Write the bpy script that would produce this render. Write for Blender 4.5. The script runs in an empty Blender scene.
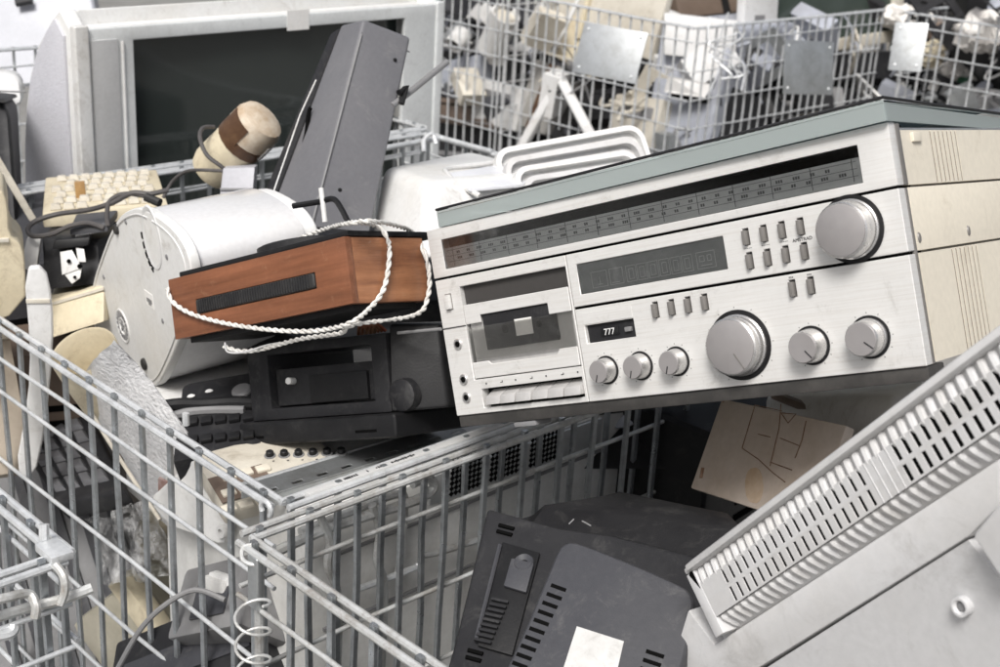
import bpy, bmesh, math, random
from mathutils import Vector as V, Matrix, Euler
random.seed(7)
R = math.radians
scene = bpy.context.scene
col = scene.collection

# ---------------------------------------------------------------- camera
FOCAL = 1370.0                       # focal length in pixels of a 1000 px wide picture
PITCH, ROLL, CAM = R(21), R(3.5), V((0, 0, 1.65))
FW = V((0, math.cos(PITCH), -math.sin(PITCH)))
_r, _u = V((1, 0, 0)), V((1, 0, 0)).cross(FW)
RT = _r * math.cos(ROLL) + _u * math.sin(ROLL)
UP = -_r * math.sin(ROLL) + _u * math.cos(ROLL)
cd = bpy.data.cameras.new('camera')
cd.sensor_fit = 'HORIZONTAL'; cd.sensor_width = 36; cd.lens = FOCAL / 1000 * 36
cd.clip_start = 0.02; cd.clip_end = 500
cd.dof.use_dof = True; cd.dof.focus_distance = 1.33; cd.dof.aperture_fstop = 12
co = bpy.data.objects.new('camera', cd); col.objects.link(co)
m = Matrix((RT, UP, -FW)).transposed().to_4x4(); m.translation = CAM
co.matrix_world = m
scene.camera = co

# ---------------------------------------------------------------- sky, sun, exposure
SUN_EL, SUN_AZ = R(54), R(196)        # azimuth measured clockwise from +Y
w = bpy.data.worlds.new('World'); scene.world = w; w.use_nodes = True
nt = w.node_tree
sky = nt.nodes.new('ShaderNodeTexSky'); sky.sky_type = 'NISHITA'; sky.sun_disc = False
sky.sun_elevation = SUN_EL; sky.sun_rotation = SUN_AZ
sky.air_density = 1.0; sky.dust_density = 6.0; sky.ozone_density = 0.6
hs = nt.nodes.new('ShaderNodeHueSaturation'); hs.inputs['Saturation'].default_value = 0.5
nt.links.new(sky.outputs[0], hs.inputs['Color'])
nt.links.new(hs.outputs[0], nt.nodes['Background'].inputs[0])
nt.nodes['Background'].inputs[1].default_value = 0.085
sd = bpy.data.lights.new('sun', 'SUN'); sd.energy = 2.3; sd.angle = R(20); sd.color = (1, 0.985, 0.96)
so = bpy.data.objects.new('sun', sd); col.objects.link(so)
sdir = V((math.sin(SUN_AZ) * math.cos(SUN_EL), math.cos(SUN_AZ) * math.cos(SUN_EL), math.sin(SUN_EL)))
so.rotation_euler = sdir.to_track_quat('Z', 'Y').to_euler(); so.location = (0, -2, 6)
vs = scene.view_settings
vs.view_transform = 'Standard'; vs.look = 'None'; vs.gamma = 1; vs.exposure = 0.43
scene.cycles.max_bounces = 8; scene.cycles.transparent_max_bounces = 12
scene.cycles.use_denoising = True

# ---------------------------------------------------------------- measuring helpers
def ray(x, y): return FW + RT * ((x - 500) / FOCAL) - UP * ((y - 333.5) / FOCAL)
def at(x, y, d): return CAM + ray(x, y) * d          # world point seen at (x, y), d metres deep
class Frame:
    def __init__(s, M): s.M = M; s.I = M.inverted()
    def hit(s, x, y, axis=1, off=0.0):                # local point of a plane of this frame
        lo = s.I @ CAM; ld = s.I.to_3x3() @ ray(x, y)
        return lo + ld * ((off - lo[axis]) / ld[axis])
    def loc(s, p): return s.I @ p
def frame(loc, eul=(0, 0, 0)):
    M = Euler([R(a) for a in eul]).to_matrix().to_4x4(); M.translation = loc; return Frame(M)
def frame3(o, xp, zp):                                # origin, a point along x, a point towards z
    x = (xp - o).normalized(); z = zp - o; y = z.cross(x).normalized(); z = x.cross(y)
    M = Matrix((x, y, z)).transposed().to_4x4(); M.translation = o; return Frame(M)

# ---------------------------------------------------------------- materials
MATS = {}
def mat(name, base, rough=0.5, metal=0.0, spot=None, amount=0.5, scale=9.0, bump=0.0, bscale=180.0,
        streak=None, trans=0.0, alpha=1.0, rvar=0.12, coat=0.0, cover=0.5, ior=1.45, fine=0.05, spec=0.5, grime=0.0, gscale=28.0, gcol=(.16, .14, .11), gcover=.60):
    if name in MATS: return MATS[name]
    mm = bpy.data.materials.new(name); mm.use_nodes = True; MATS[name] = mm
    t = mm.node_tree; b = t.nodes['Principled BSDF']; N = t.nodes.new; L = t.links.new
    tc = N('ShaderNodeTexCoord'); oi = N('ShaderNodeObjectInfo')
    off = N('ShaderNodeVectorMath'); off.operation = 'ADD'
    mul = N('ShaderNodeVectorMath'); mul.operation = 'SCALE'; mul.inputs['Scale'].default_value = 7.3
    cmb = N('ShaderNodeCombineXYZ')
    for k in range(3): L(oi.outputs['Random'], cmb.inputs[k])
    L(cmb.outputs[0], mul.inputs[0]); L(tc.outputs['Object'], off.inputs[0]); L(mul.outputs[0], off.inputs[1])
    vec = off.outputs[0]
    if streak:
        mp = N('ShaderNodeMapping'); mp.inputs['Scale'].default_value = streak; L(vec, mp.inputs[0]); svec = mp.outputs[0]
    else: svec = vec
    n1 = N('ShaderNodeTexNoise'); n1.inputs['Scale'].default_value = scale; n1.inputs['Detail'].default_value = 8
    n1.inputs['Roughness'].default_value = 0.68; L(svec, n1.inputs['Vector'])
    rp = N('ShaderNodeValToRGB'); rp.color_ramp.elements[0].position = cover - 0.08; rp.color_ramp.elements[1].position = cover + 0.22
    L(n1.outputs[0], rp.inputs[0])
    fac = N('ShaderNodeMath'); fac.operation = 'MULTIPLY'; fac.inputs[1].default_value = amount
    L(rp.outputs[0], fac.inputs[0])
    mx = N('ShaderNodeMix'); mx.data_type = 'RGBA'
    sp = spot if spot else tuple(c * 0.72 for c in base)
    mx.inputs['A'].default_value = (*base, 1); mx.inputs['B'].default_value = (*sp, 1)
    L(fac.outputs[0], mx.inputs['Factor'])
    n2 = N('ShaderNodeTexNoise'); n2.inputs['Scale'].default_value = 160; n2.inputs['Detail'].default_value = 4; L(vec, n2.inputs['Vector'])
    mr = N('ShaderNodeMapRange'); mr.inputs['To Min'].default_value = 1 - fine * 2; mr.inputs['To Max'].default_value = 1 + fine * 2
    L(n2.outputs[0], mr.inputs['Value'])
    vm = N('ShaderNodeVectorMath'); vm.operation = 'SCALE'; L(mx.outputs['Result'], vm.inputs[0]); L(mr.outputs[0], vm.inputs['Scale'])
    if grime:
        n3 = N('ShaderNodeTexNoise'); n3.inputs['Scale'].default_value = gscale; n3.inputs['Detail'].default_value = 12; n3.inputs['Roughness'].default_value = .8; n3.inputs['Distortion'].default_value = .6; L(vec, n3.inputs['Vector'])
        r3 = N('ShaderNodeValToRGB'); r3.color_ramp.elements[0].position = gcover - .06; r3.color_ramp.elements[1].position = gcover + .12; L(n3.outputs[0], r3.inputs[0])
        f3 = N('ShaderNodeMath'); f3.operation = 'MULTIPLY'; f3.inputs[1].default_value = grime; L(r3.outputs[0], f3.inputs[0])
        m3 = N('ShaderNodeMix'); m3.data_type = 'RGBA'; L(f3.outputs[0], m3.inputs['Factor']); L(vm.outputs[0], m3.inputs['A']); m3.inputs['B'].default_value = (*gcol, 1)
        L(m3.outputs['Result'], b.inputs['Base Color'])
    else: L(vm.outputs[0], b.inputs['Base Color'])
    rr = N('ShaderNodeMapRange'); rr.inputs['To Min'].default_value = max(0.02, rough - rvar); rr.inputs['To Max'].default_value = min(1, rough + rvar)
    L(n1.outputs[0], rr.inputs['Value']); L(rr.outputs[0], b.inputs['Roughness'])
    b.inputs['Metallic'].default_value = metal; b.inputs['IOR'].default_value = ior
    b.inputs['Transmission Weight'].default_value = trans; b.inputs['Alpha'].default_value = alpha
    b.inputs['Coat Weight'].default_value = coat; b.inputs['Specular IOR Level'].default_value = spec
    if bump:
        nb = N('ShaderNodeTexNoise'); nb.inputs['Scale'].default_value = bscale; nb.inputs['Detail'].default_value = 5; L(svec if streak else vec, nb.inputs['Vector'])
        bp = N('ShaderNodeBump'); bp.inputs['Strength'].default_value = bump; bp.inputs['Distance'].default_value = 0.002
        L(nb.outputs[0], bp.inputs['Height']); L(bp.outputs[0], b.inputs['Normal'])
    return mm
GALV = mat('sky_lit_galvanised_steel', (.70, .715, .725), .40, .4, (.42, .435, .445), .9, 26, bump=.25, bscale=300, rvar=.18, grime=.5, gscale=60, gcol=(.20, .17, .14), gcover=.60)  # pale base puts the sky's reflection on the rails into the colour
GALV_SHADED = mat('shaded_galvanised_steel', (.43, .455, .475), .32, .75, (.25, .26, .27), .9, 24, bump=.3, bscale=260, rvar=.2, grime=.5, gscale=60, gcol=(.12, .10, .085), gcover=.60)  # same steel, darkened to paint the shade on upright bar faces
GALV2 = mat('weathered_galvanised_steel', (.60, .61, .605), .46, .4, (.33, .32, .295), .95, 22, bump=.3, bscale=260, rvar=.2, grime=.6, gscale=50, gcol=(.19, .13, .085), gcover=.57)
STAIN = mat('stainless_plate', (.50, .52, .53), .45, .8, (.32, .33, .33), .7, 14, bump=.1, grime=.5, gscale=12, gcol=(.24, .23, .21), gcover=.55)
FACE = mat('brushed_aluminium', (.69, .685, .67), .42, .2, (.53, .50, .46), .6, 12, cover=.54, bump=.03, bscale=90, streak=(1, 1, 40), fine=.02, grime=.45, gscale=30, gcol=(.22, .20, .17), gcover=.62)
KNOB = mat('knob_aluminium', (.62, .61, .60), .28, .8, (.45, .44, .43), .4, 30, bump=.05)
KCAP = mat('knob_cap', (.33, .315, .315), .45, .3, (.27, .255, .25), .5, 40)
TRIM = mat('grey_trim', (.20, .19, .18), .5, .25, (.2, .19, .18), .6, 12)
CREAM = mat('cream_metal', (.69, .64, .54), .45, 0, (.57, .525, .44), .5, 6, cover=.55, grime=.4, gscale=22, gcol=(.25, .19, .12), gcover=.62)
CREAM2 = mat('yellowed_plastic', (.65, .58, .43), .5, 0, (.46, .385, .26), .55, 7, bump=.08, cover=.52, grime=.55, gscale=20, gcol=(.20, .14, .08), gcover=.58)
CREAM3 = mat('pale_beige_plastic', (.60, .565, .49), .5, 0, (.41, .365, .29), .6, 8, bump=.08, cover=.5, grime=.55, gscale=20, gcol=(.18, .14, .09), gcover=.58)
WHITE = mat('white_plastic', (.71, .71, .70), .4, 0, (.58, .55, .49), .55, 6, bump=.05, cover=.56, grime=.45, gscale=22, gcol=(.24, .20, .15), gcover=.60)
WHITE2 = mat('off_white_plastic', (.65, .65, .645), .46, 0, (.50, .48, .44), .6, 5, bump=.06, cover=.52, grime=.5, gscale=20, gcol=(.22, .19, .15), gcover=.59)
MONW = mat('light_grey_plastic', (.60, .60, .605), .5, 0, (.47, .455, .43), .7, 5, bump=.08, bscale=500, cover=.5, grime=.40, gscale=16, gcol=(.20, .185, .16), gcover=.60)
SILV = mat('silver_paint', (.68, .70, .70), .42, .1, (.42, .42, .42), .6, 4, cover=.52, grime=.35, gscale=14, gcol=(.22, .21, .2), gcover=.60)
SPKG = mat('grey_speaker_plastic', (.142, .142, .153), .5, 0, (.185, .183, .19), .7, 5, bump=.12, bscale=500, cover=.5, grime=.5, gscale=24, gcol=(.30, .29, .28), gcover=.62)
BLACK = mat('black_plastic', (.010, .010, .011), .48, 0, (.024, .024, .025), .6, 9, spec=.3, bump=.1, bscale=420, cover=.5, grime=.4, gscale=36, gcol=(.06, .058, .055), gcover=.60)
BLACK2 = mat('dusty_black_plastic', (.015, .015, .017), .55, 0, (.034, .034, .036), .7, 6, spec=.3, bump=.1, bscale=420, cover=.46, grime=.5, gscale=36, gcol=(.085, .083, .08), gcover=.58)
DGREY = mat('dark_grey_plastic', (.046, .047, .054), .5, 0, (.072, .072, .076), .6, 5, bump=.1, bscale=480, cover=.48, grime=.5, gscale=40, gcol=(.16, .155, .15), gcover=.60)
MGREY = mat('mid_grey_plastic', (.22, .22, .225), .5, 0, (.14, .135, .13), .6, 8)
BLUEG = mat('blue_grey_plastic', (.36, .38, .43), .5, 0, (.22, .22, .24), .6, 7, grime=.4, gscale=12, gcol=(.16, .15, .14), gcover=.58)
RUB = mat('black_rubber', (.018, .018, .018), .6, 0, (.06, .055, .05), .5, 40)
GREYRUB = mat('grey_rubber', (.07, .065, .065), .55, 0, (.13, .12, .11), .5, 40)
CORD = mat('white_cord', (.74, .73, .70), .5, 0, (.45, .42, .38), .6, 60, grime=.6, gscale=70, gcol=(.22, .2, .17), gcover=.55)
WOOD = mat('walnut_veneer', (.245, .095, .047), .45, 0, (.13, .048, .022), 1.0, 34, bump=.12, bscale=40, streak=(.12, 1.6, 1.9), cover=.42, coat=.15, grime=.45, gscale=45, gcol=(.42, .26, .16), gcover=.63)
WOODX = mat('walnut_end_veneer', (.40, .185, .092), .45, 0, (.17, .065, .03), 1.0, 34, bump=.12, bscale=40, streak=(1.6, .12, 1.9), cover=.42, coat=.15, grime=.45, gscale=45, gcol=(.46, .30, .19), gcover=.63)
FOIL = mat('crinkled_foil', (.80, .80, .81), .34, .22, (.62, .61, .61), .7, 60, bump=1.6, bscale=200, rvar=.12)
DARKSCR = mat('dark_tube_glass', (.030, .036, .034), .09, 0, (.022, .026, .025), .4, 4, rvar=.02, fine=.01, ior=1.55)
PAPER = mat('white_paper', (.80, .79, .77), .7, 0, (.66, .64, .60), .5, 12)
CARD = mat('stained_beige_board', (.52, .45, .39), .6, 0, (.36, .28, .21), .8, 9, bump=.06, cover=.5)
INK = mat('dark_print', (.03, .03, .032), .6)
RUSTINK = mat('brown_drawn_line', (.17, .09, .05), .7, 0, (.34, .24, .17), 1.0, 70)
PALEINK = mat('pale_print', (.78, .78, .77), .6)
HOLE = mat('dark_inside', (.006, .006, .006), .9, spec=0)
TAPE = mat('brown_tape', (.075, .038, .020), .4, 0, (.16, .09, .045), .7, 30)
TAN = mat('tan_resin', (.42, .26, .11), .4, 0, (.22, .12, .05), .8, 30)
BROWN = mat('faded_brown_plastic', (.16, .12, .095), .55, 0, (.1, .07, .05), .6, 10)
GREEN = mat('green_plastic', (.05, .16, .09), .5)
BLUE = mat('navy_plastic', (.05, .06, .13), .5)
RED = mat('dull_red_plastic', (.30, .05, .04), .5)
CLOTH = mat('crumpled_white_bag', (.72, .70, .67), .6, 0, (.5, .46, .42), .6, 8, bump=.3, bscale=30)
GROUND = mat('concrete', (.22, .215, .205), .85, 0, (.14, .135, .125), .8, 2, bump=.4, bscale=60)
PERF = mat('perforated_fabric', (.56, .56, .60), .7, 0, (.46, .46, .50), .5, 260, bump=.6, bscale=260)

def clear(name, tint, haze=.12, rough=.06, scale=30, stretch=(1, 1, 1), lo=.52, film=(.7, .7, .7)):
    mm = bpy.data.materials.new(name); mm.use_nodes = True; t = mm.node_tree; N = t.nodes.new; L = t.links.new
    b = t.nodes['Principled BSDF']; b.inputs['Base Color'].default_value = (*film, 1); b.inputs['Roughness'].default_value = rough
    tr = N('ShaderNodeBsdfTransparent'); tr.inputs[0].default_value = (*tint, 1)
    fr = N('ShaderNodeFresnel'); fr.inputs[0].default_value = 1.45
    gl = N('ShaderNodeBsdfGlossy'); gl.inputs['Roughness'].default_value = rough
    m1 = N('ShaderNodeMixShader'); L(fr.outputs[0], m1.inputs[0]); L(tr.outputs[0], m1.inputs[1]); L(gl.outputs[0], m1.inputs[2])
    tc = N('ShaderNodeTexCoord'); mp = N('ShaderNodeMapping'); mp.inputs['Scale'].default_value = stretch; L(tc.outputs['Object'], mp.inputs[0])
    nz = N('ShaderNodeTexNoise'); nz.inputs['Scale'].default_value = scale; nz.inputs['Detail'].default_value = 9; nz.inputs['Roughness'].default_value = .75
    L(mp.outputs[0], nz.inputs['Vector'])
    rp = N('ShaderNodeValToRGB'); rp.color_ramp.elements[0].position = lo; rp.color_ramp.elements[1].position = lo + .25; L(nz.outputs[0], rp.inputs[0])
    mu = N('ShaderNodeMath'); mu.operation = 'MULTIPLY'; mu.inputs[1].default_value = haze; L(rp.outputs[0], mu.inputs[0])
    m2 = N('ShaderNodeMixShader'); L(mu.outputs[0], m2.inputs[0]); L(m1.outputs[0], m2.inputs[1]); L(b.outputs[0], m2.inputs[2])
    L(m2.outputs[0], t.nodes['Material Output'].inputs['Surface'])
    return mm
PANE = clear('scratched_sky_patch_window', (.88, .89, .89), .24, .10, 7, (1, 1, 1), .56)  # pale patches are scratches plus sky reflections put into the colour
LID = clear('tinted_lid_sky_film', (.84, .92, .91), .36, .03, 2, (1, 1, 1), .05, (.74, .81, .80))  # tinted glass; its pale teal film stands in for reflected sky
BAG = clear('clear_film', (.86, .87, .87), .75, .12, 26, (1, 1, 1), .44)

# ---------------------------------------------------------------- mesh helpers
def tr(bm, vs, M):
    if M is not None: bmesh.ops.transform(bm, matrix=M, verts=vs)
    return vs
def box(bm, x0, x1, y0, y1, z0, z1, M=None):
    vs = [bm.verts.new(p) for p in ((x0, y0, z0), (x1, y0, z0), (x1, y1, z0), (x0, y1, z0), (x0, y0, z1), (x1, y0, z1), (x1, y1, z1), (x0, y1, z1))]
    for f in ((0, 3, 2, 1), (4, 5, 6, 7), (0, 1, 5, 4), (1, 2, 6, 5), (2, 3, 7, 6), (3, 0, 4, 7)): bm.faces.new([vs[i] for i in f])
    return tr(bm, vs, M)
def hexa(bm, p):                                     # p: bottom 4 then top 4, same turn
    vs = [bm.verts.new(q) for q in p]
    for f in ((0, 3, 2, 1), (4, 5, 6, 7), (0, 1, 5, 4), (1, 2, 6, 5), (2, 3, 7, 6), (3, 0, 4, 7)): bm.faces.new([vs[i] for i in f])
    return vs
def prism(bm, poly, y0, y1, ax=1, M=None):           # poly in the other two axes, extruded along ax
    def p(a, b, c): return {1: (a, c, b), 0: (c, a, b), 2: (a, b, c)}[ax]
    f0 = [bm.verts.new(p(a, b, y0)) for a, b in poly]; f1 = [bm.verts.new(p(a, b, y1)) for a, b in poly]
    n = len(poly); bm.faces.new(f0); bm.faces.new(f1[::-1])
    for i in range(n): bm.faces.new((f0[i], f1[i], f1[(i + 1) % n], f0[(i + 1) % n]))
    return tr(bm, f0 + f1, M)
def lathe(bm, prof, n=24, M=None, arc=2 * math.pi):   # prof: (radius, z)
    rings = []; vs = []
    for r, z in prof:
        if r < 1e-6: ring = [bm.verts.new((0, 0, z))]
        else: ring = [bm.verts.new((r * math.cos(arc * i / n), r * math.sin(arc * i / n), z)) for i in range(n)]
        rings.append(ring); vs += ring
    for a, b in zip(rings, rings[1:]):
        for i in range(n):
            j = (i + 1) % n
            q = [a[i % len(a)], a[j % len(a)], b[j % len(b)], b[i % len(b)]]
            q2 = []
            for v in q:
                if v not in q2: q2.append(v)
            if len(q2) > 2: bm.faces.new(q2)
    return tr(bm, vs, M)
def smooth_path(pts, n=8):
    pts = [V(p) for p in pts]; out = []
    for i in range(len(pts) - 1):
        p0, p1, p2, p3 = pts[max(i - 1, 0)], pts[i], pts[i + 1], pts[min(i + 2, len(pts) - 1)]
        for k in range(n):
            t = k / n
            out.append(.5 * ((2 * p1) + (p2 - p0) * t + (2 * p0 - 5 * p1 + 4 * p2 - p3) * t * t + (3 * p1 - p0 - 3 * p2 + p3) * t ** 3))
    out.append(pts[-1]); return out
def tube(bm, pts, r, n=8, M=None, cap=True):
    pts = [V(p) for p in pts]; rings = []; vs = []
    up = None
    for i, p in enumerate(pts):
        d = (pts[min(i + 1, len(pts) - 1)] - pts[max(i - 1, 0)]).normalized()
        if up is None: up = d.orthogonal().normalized()
        up = (up - d * up.dot(d)).normalized(); s = d.cross(up)
        rr = r(i / (len(pts) - 1)) if callable(r) else r
        ring = [bm.verts.new(p + (up * math.cos(2 * math.pi * k / n) + s * math.sin(2 * math.pi * k / n)) * rr) for k in range(n)]
        rings.append(ring); vs += ring
    for a, b in zip(rings, rings[1:]):
        for k in range(n): bm.faces.new((a[k], a[(k + 1) % n], b[(k + 1) % n], b[k]))
    if cap: bm.faces.new(rings[0][::-1]); bm.faces.new(rings[-1])
    return tr(bm, vs, M)
def plate(bm, x0, x1, z0, z1, y0, y1, holes, M=None): # slab in x/z with rectangular openings (hx0, hx1, hz0, hz1)
    xs = sorted({x0, x1, *[h[0] for h in holes], *[h[1] for h in holes]}); zs = sorted({z0, z1, *[h[2] for h in holes], *[h[3] for h in holes]})
    xs = [x for x in xs if x0 - 1e-9 <= x <= x1 + 1e-9]; zs = [z for z in zs if z0 - 1e-9 <= z <= z1 + 1e-9]
    nx, nz = len(xs) - 1, len(zs) - 1
    def solid(i, j):
        if not (0 <= i < nx and 0 <= j < nz): return False
        cx, cz = (xs[i] + xs[i + 1]) / 2, (zs[j] + zs[j + 1]) / 2
        return not any(h[0] < cx < h[1] and h[2] < cz < h[3] for h in holes)
    vv = {}; vs = []
    def v(i, j, k):
        if (i, j, k) not in vv: vv[(i, j, k)] = bm.verts.new((xs[i], (y0, y1)[k], zs[j])); vs.append(vv[(i, j, k)])
        return vv[(i, j, k)]
    for i in range(nx):
        for j in range(nz):
            if not solid(i, j): continue
            bm.faces.new((v(i, j, 0), v(i + 1, j, 0), v(i + 1, j + 1, 0), v(i, j + 1, 0)))
            bm.faces.new((v(i, j, 1), v(i, j + 1, 1), v(i + 1, j + 1, 1), v(i + 1, j, 1)))
            if not solid(i - 1, j): bm.faces.new((v(i, j, 0), v(i, j + 1, 0), v(i, j + 1, 1), v(i, j, 1)))
            if not solid(i + 1, j): bm.faces.new((v(i + 1, j, 0), v(i + 1, j, 1), v(i + 1, j + 1, 1), v(i + 1, j + 1, 0)))
            if not solid(i, j - 1): bm.faces.new((v(i, j, 0), v(i, j, 1), v(i + 1, j, 1), v(i + 1, j, 0)))
            if not solid(i, j + 1): bm.faces.new((v(i, j + 1, 0), v(i + 1, j + 1, 0), v(i + 1, j + 1, 1), v(i, j + 1, 1)))
    return tr(bm, vs, M)
def rounded(x0, x1, z0, z1, r, n=5):
    out = []
    for cx, cz, a0 in ((x1 - r, z1 - r, 0), (x0 + r, z1 - r, 90), (x0 + r, z0 + r, 180), (x1 - r, z0 + r, 270)):
        for k in range(n + 1):
            a = R(a0 + 90 * k / n); out.append((cx + r * math.cos(a), cz + r * math.sin(a)))
    return out
def jitter(bm, amt, sc=8, seed=0):
    from mathutils import noise
    for v in bm.verts: v.co += noise.noise_vector(v.co * sc + V((seed, seed * 2.1, 0))) * amt

def finish(bm, name, material, bevel=0, seg=2, angle=35, smooth=True):
    bmesh.ops.recalc_face_normals(bm, faces=bm.faces[:])
    if bevel:
        es = [e for e in bm.edges if len(e.link_faces) == 2 and e.calc_face_angle(0) > R(30)]
        bmesh.ops.bevel(bm, geom=es, offset=bevel, segments=seg, affect='EDGES', profile=.6, clamp_overlap=True)
    me = bpy.data.meshes.new(name); bm.to_mesh(me); bm.free()
    me.materials.append(material)
    if smooth:
        me.shade_smooth(); me.set_sharp_from_angle(angle=R(angle))
    return me
def part(name, bm, material, parent=None, bevel=0, seg=2, loc=None, rot=None, angle=35, label=None):
    me = bm if isinstance(bm, bpy.types.Mesh) else finish(bm, name, material, bevel, seg, angle)
    o = bpy.data.objects.new(name, me); col.objects.link(o); o.parent = parent
    if loc is not None: o.location = loc
    if rot is not None: o.rotation_euler = rot
    if label: o['label'] = label
    return o
def tag(o, label, cat, group=None, kind=None):
    o['label'] = label; o['category'] = cat
    if group: o['group'] = group
    if kind: o['kind'] = kind
    return o
def thing(name, label, cat, fr, group=None):
    o = bpy.data.objects.new(name, None); col.objects.link(o); o.empty_display_size = .05
    o.matrix_world = fr.M if isinstance(fr, Frame) else fr
    return tag(o, label, cat, group)
def B(): return bmesh.new()
def P(name, parent, material, fn, bevel=0, seg=2, **k):
    bm = B(); fn(bm); return part(name, bm, material, parent, bevel, seg, **k)
def text(name, body, size, material, parent, M, align='CENTER'):
    cu = bpy.data.curves.new('lettering', 'FONT'); cu.body = body; cu.size = size; cu.align_x = align; cu.extrude = .00015
    ob = bpy.data.objects.new('lettering', cu); me = bpy.data.meshes.new_from_object(ob)
    bpy.data.objects.remove(ob); bpy.data.curves.remove(cu)
    me.transform(M); me.materials.clear(); me.materials.append(material)
    o = bpy.data.objects.new(name, me); col.objects.link(o); o.parent = parent; return o
def flag(o, kind): o['kind'] = kind; return o
RX90 = Matrix.Rotation(R(90), 4, 'X')                 # z axis of a lathe turned to -y
def MT(x, y, z): return Matrix.Translation((x, y, z))

# ---------------------------------------------------------------- ground
g = P('ground', None, GROUND, lambda bm: bm.faces.new([bm.verts.new(p) for p in ((-40, -40, 0), (40, -40, 0), (40, 60, 0), (-40, 60, 0))]))
flag(g, 'structure')

# ---------------------------------------------------------------- wire cages
def rodmesh(mt, sd_):
    rg = random.Random(sd_); bm = B(); p = [rg.uniform(-.0016, .0016) for _ in range(9)]; q = [rg.uniform(-.0016, .0016) for _ in range(9)]
    p[0] = p[-1] = q[0] = q[-1] = 0
    tube(bm, [(p[k], q[k], k / 8) for k in range(9)], .0027, 8); return finish(bm, 'rod', mt, angle=60)
def flatbar(mt, sd_):
    rg = random.Random(sd_ + 50); bm = B(); p = [0] + [rg.uniform(-.0022, .0022) for _ in range(7)] + [0]; rings = []
    for k in range(9): rings.append([bm.verts.new((p[k] + x, y, k / 8)) for x, y in ((-.0037, -.0018), (-.0029, -.0027), (.0029, -.0027), (.0037, -.0018), (.0037, .0018), (.0029, .0027), (-.0029, .0027), (-.0037, .0018))])
    for a, b_ in zip(rings, rings[1:]):
        for k in range(8): bm.faces.new((a[k], a[(k + 1) % 8], b_[(k + 1) % 8], b_[k]))
    bm.faces.new(rings[0]); bm.faces.new(rings[-1]); return finish(bm, 'upright', mt)
ROD = [rodmesh(GALV, k) for k in range(6)]; ROD2 = [rodmesh(GALV2, k) for k in range(6)]
FLAT = [flatbar(GALV_SHADED, k) for k in range(6)]; FLAT2 = [flatbar(GALV_SHADED, k + 9) for k in range(6)]
FLATB = [flatbar(GALV, k + 20) for k in range(6)]
AB = -45
def bar(name, me, parent, p, q, rot_extra=0, jit=.0006):
    p, q = V(p), V(q); d = q - p
    o = bpy.data.objects.new(name, random.choice(me)); col.objects.link(o); o.parent = parent
    o.location = p + V((random.uniform(-jit, jit), random.uniform(-jit, jit), 0))
    o.rotation_mode = 'QUATERNION'; o.rotation_quaternion = d.to_track_quat('Z', 'Y')
    o.scale = (1, 1, d.length); return o
def cage(label, a0, b0, la, lb, sides, ztop=.98, zbot=.14, spacing=.0605, rods=(.045, .095, .2, .3, .4, .5, .6, .7), worn=False, group='wire mesh pallet cages', phase=0, thin=1.0, side_rods={}, bright=False):
    t = thing('wire_cage', label, 'wire cage', frame((0, 0, 0), (0, 0, AB)))
    t.matrix_world = Matrix.Rotation(R(AB), 4, 'Z') @ MT(a0, b0, 0)
    t['group'] = group
    rod, flat, mt = (ROD2, FLAT2, GALV2) if worn else (ROD, FLATB if bright else FLAT, GALV)
    P('floor_panel', t, GALV2, lambda bm: box(bm, .004, la - .004, .004, lb - .004, zbot - .01, zbot))
    for x in (.02, la - .02):
        for y in (.02, lb - .02): P('leg', t, GALV2, lambda bm: box(bm, x - .02, x + .02, y - .02, y + .02, 0, zbot - .011), .003)
    for s in sides:
        L = la if s[0] == 'b' else lb
        v = {'a0': 0, 'a1': la, 'b0': 0, 'b1': lb}[s]; out = -1 if s[1] == '0' else 1
        def pt(u, w, z): return (v + w * out, u, z) if s[0] == 'a' else (u, v + w * out, z)
        bm = B()
        for w in (-.0075, .0075): tube(bm, [pt(.004, w, ztop), pt(L * .33, w, ztop + .0015), pt(L * .66, w, ztop - .001), pt(L - .004, w, ztop)], .0038 * thin, 8)
        pn = part('side_panel', bm, mt, t)
        n = int(L / spacing)
        for i in range(n + 1):
            u = min(max(i * spacing + phase, .006), L - .006)
            lean = random.uniform(-.004, .004)
            o = bar('upright_bar', flat, pn, pt(u, 0, zbot), pt(u + lean * .3, 0, ztop + .006))
            o.rotation_quaternion = (Euler((0, 0, R(90) if s[0] == 'a' else 0))).to_quaternion()
        for k, dz in enumerate(side_rods.get(s, rods)):
            z = ztop - dz
            bar('cross_bar', rod, pn, pt(.002, .0066, z + random.uniform(-.002, .002)), pt(L - .002, .0066, z + random.uniform(-.002, .002)))
    return t

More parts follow.
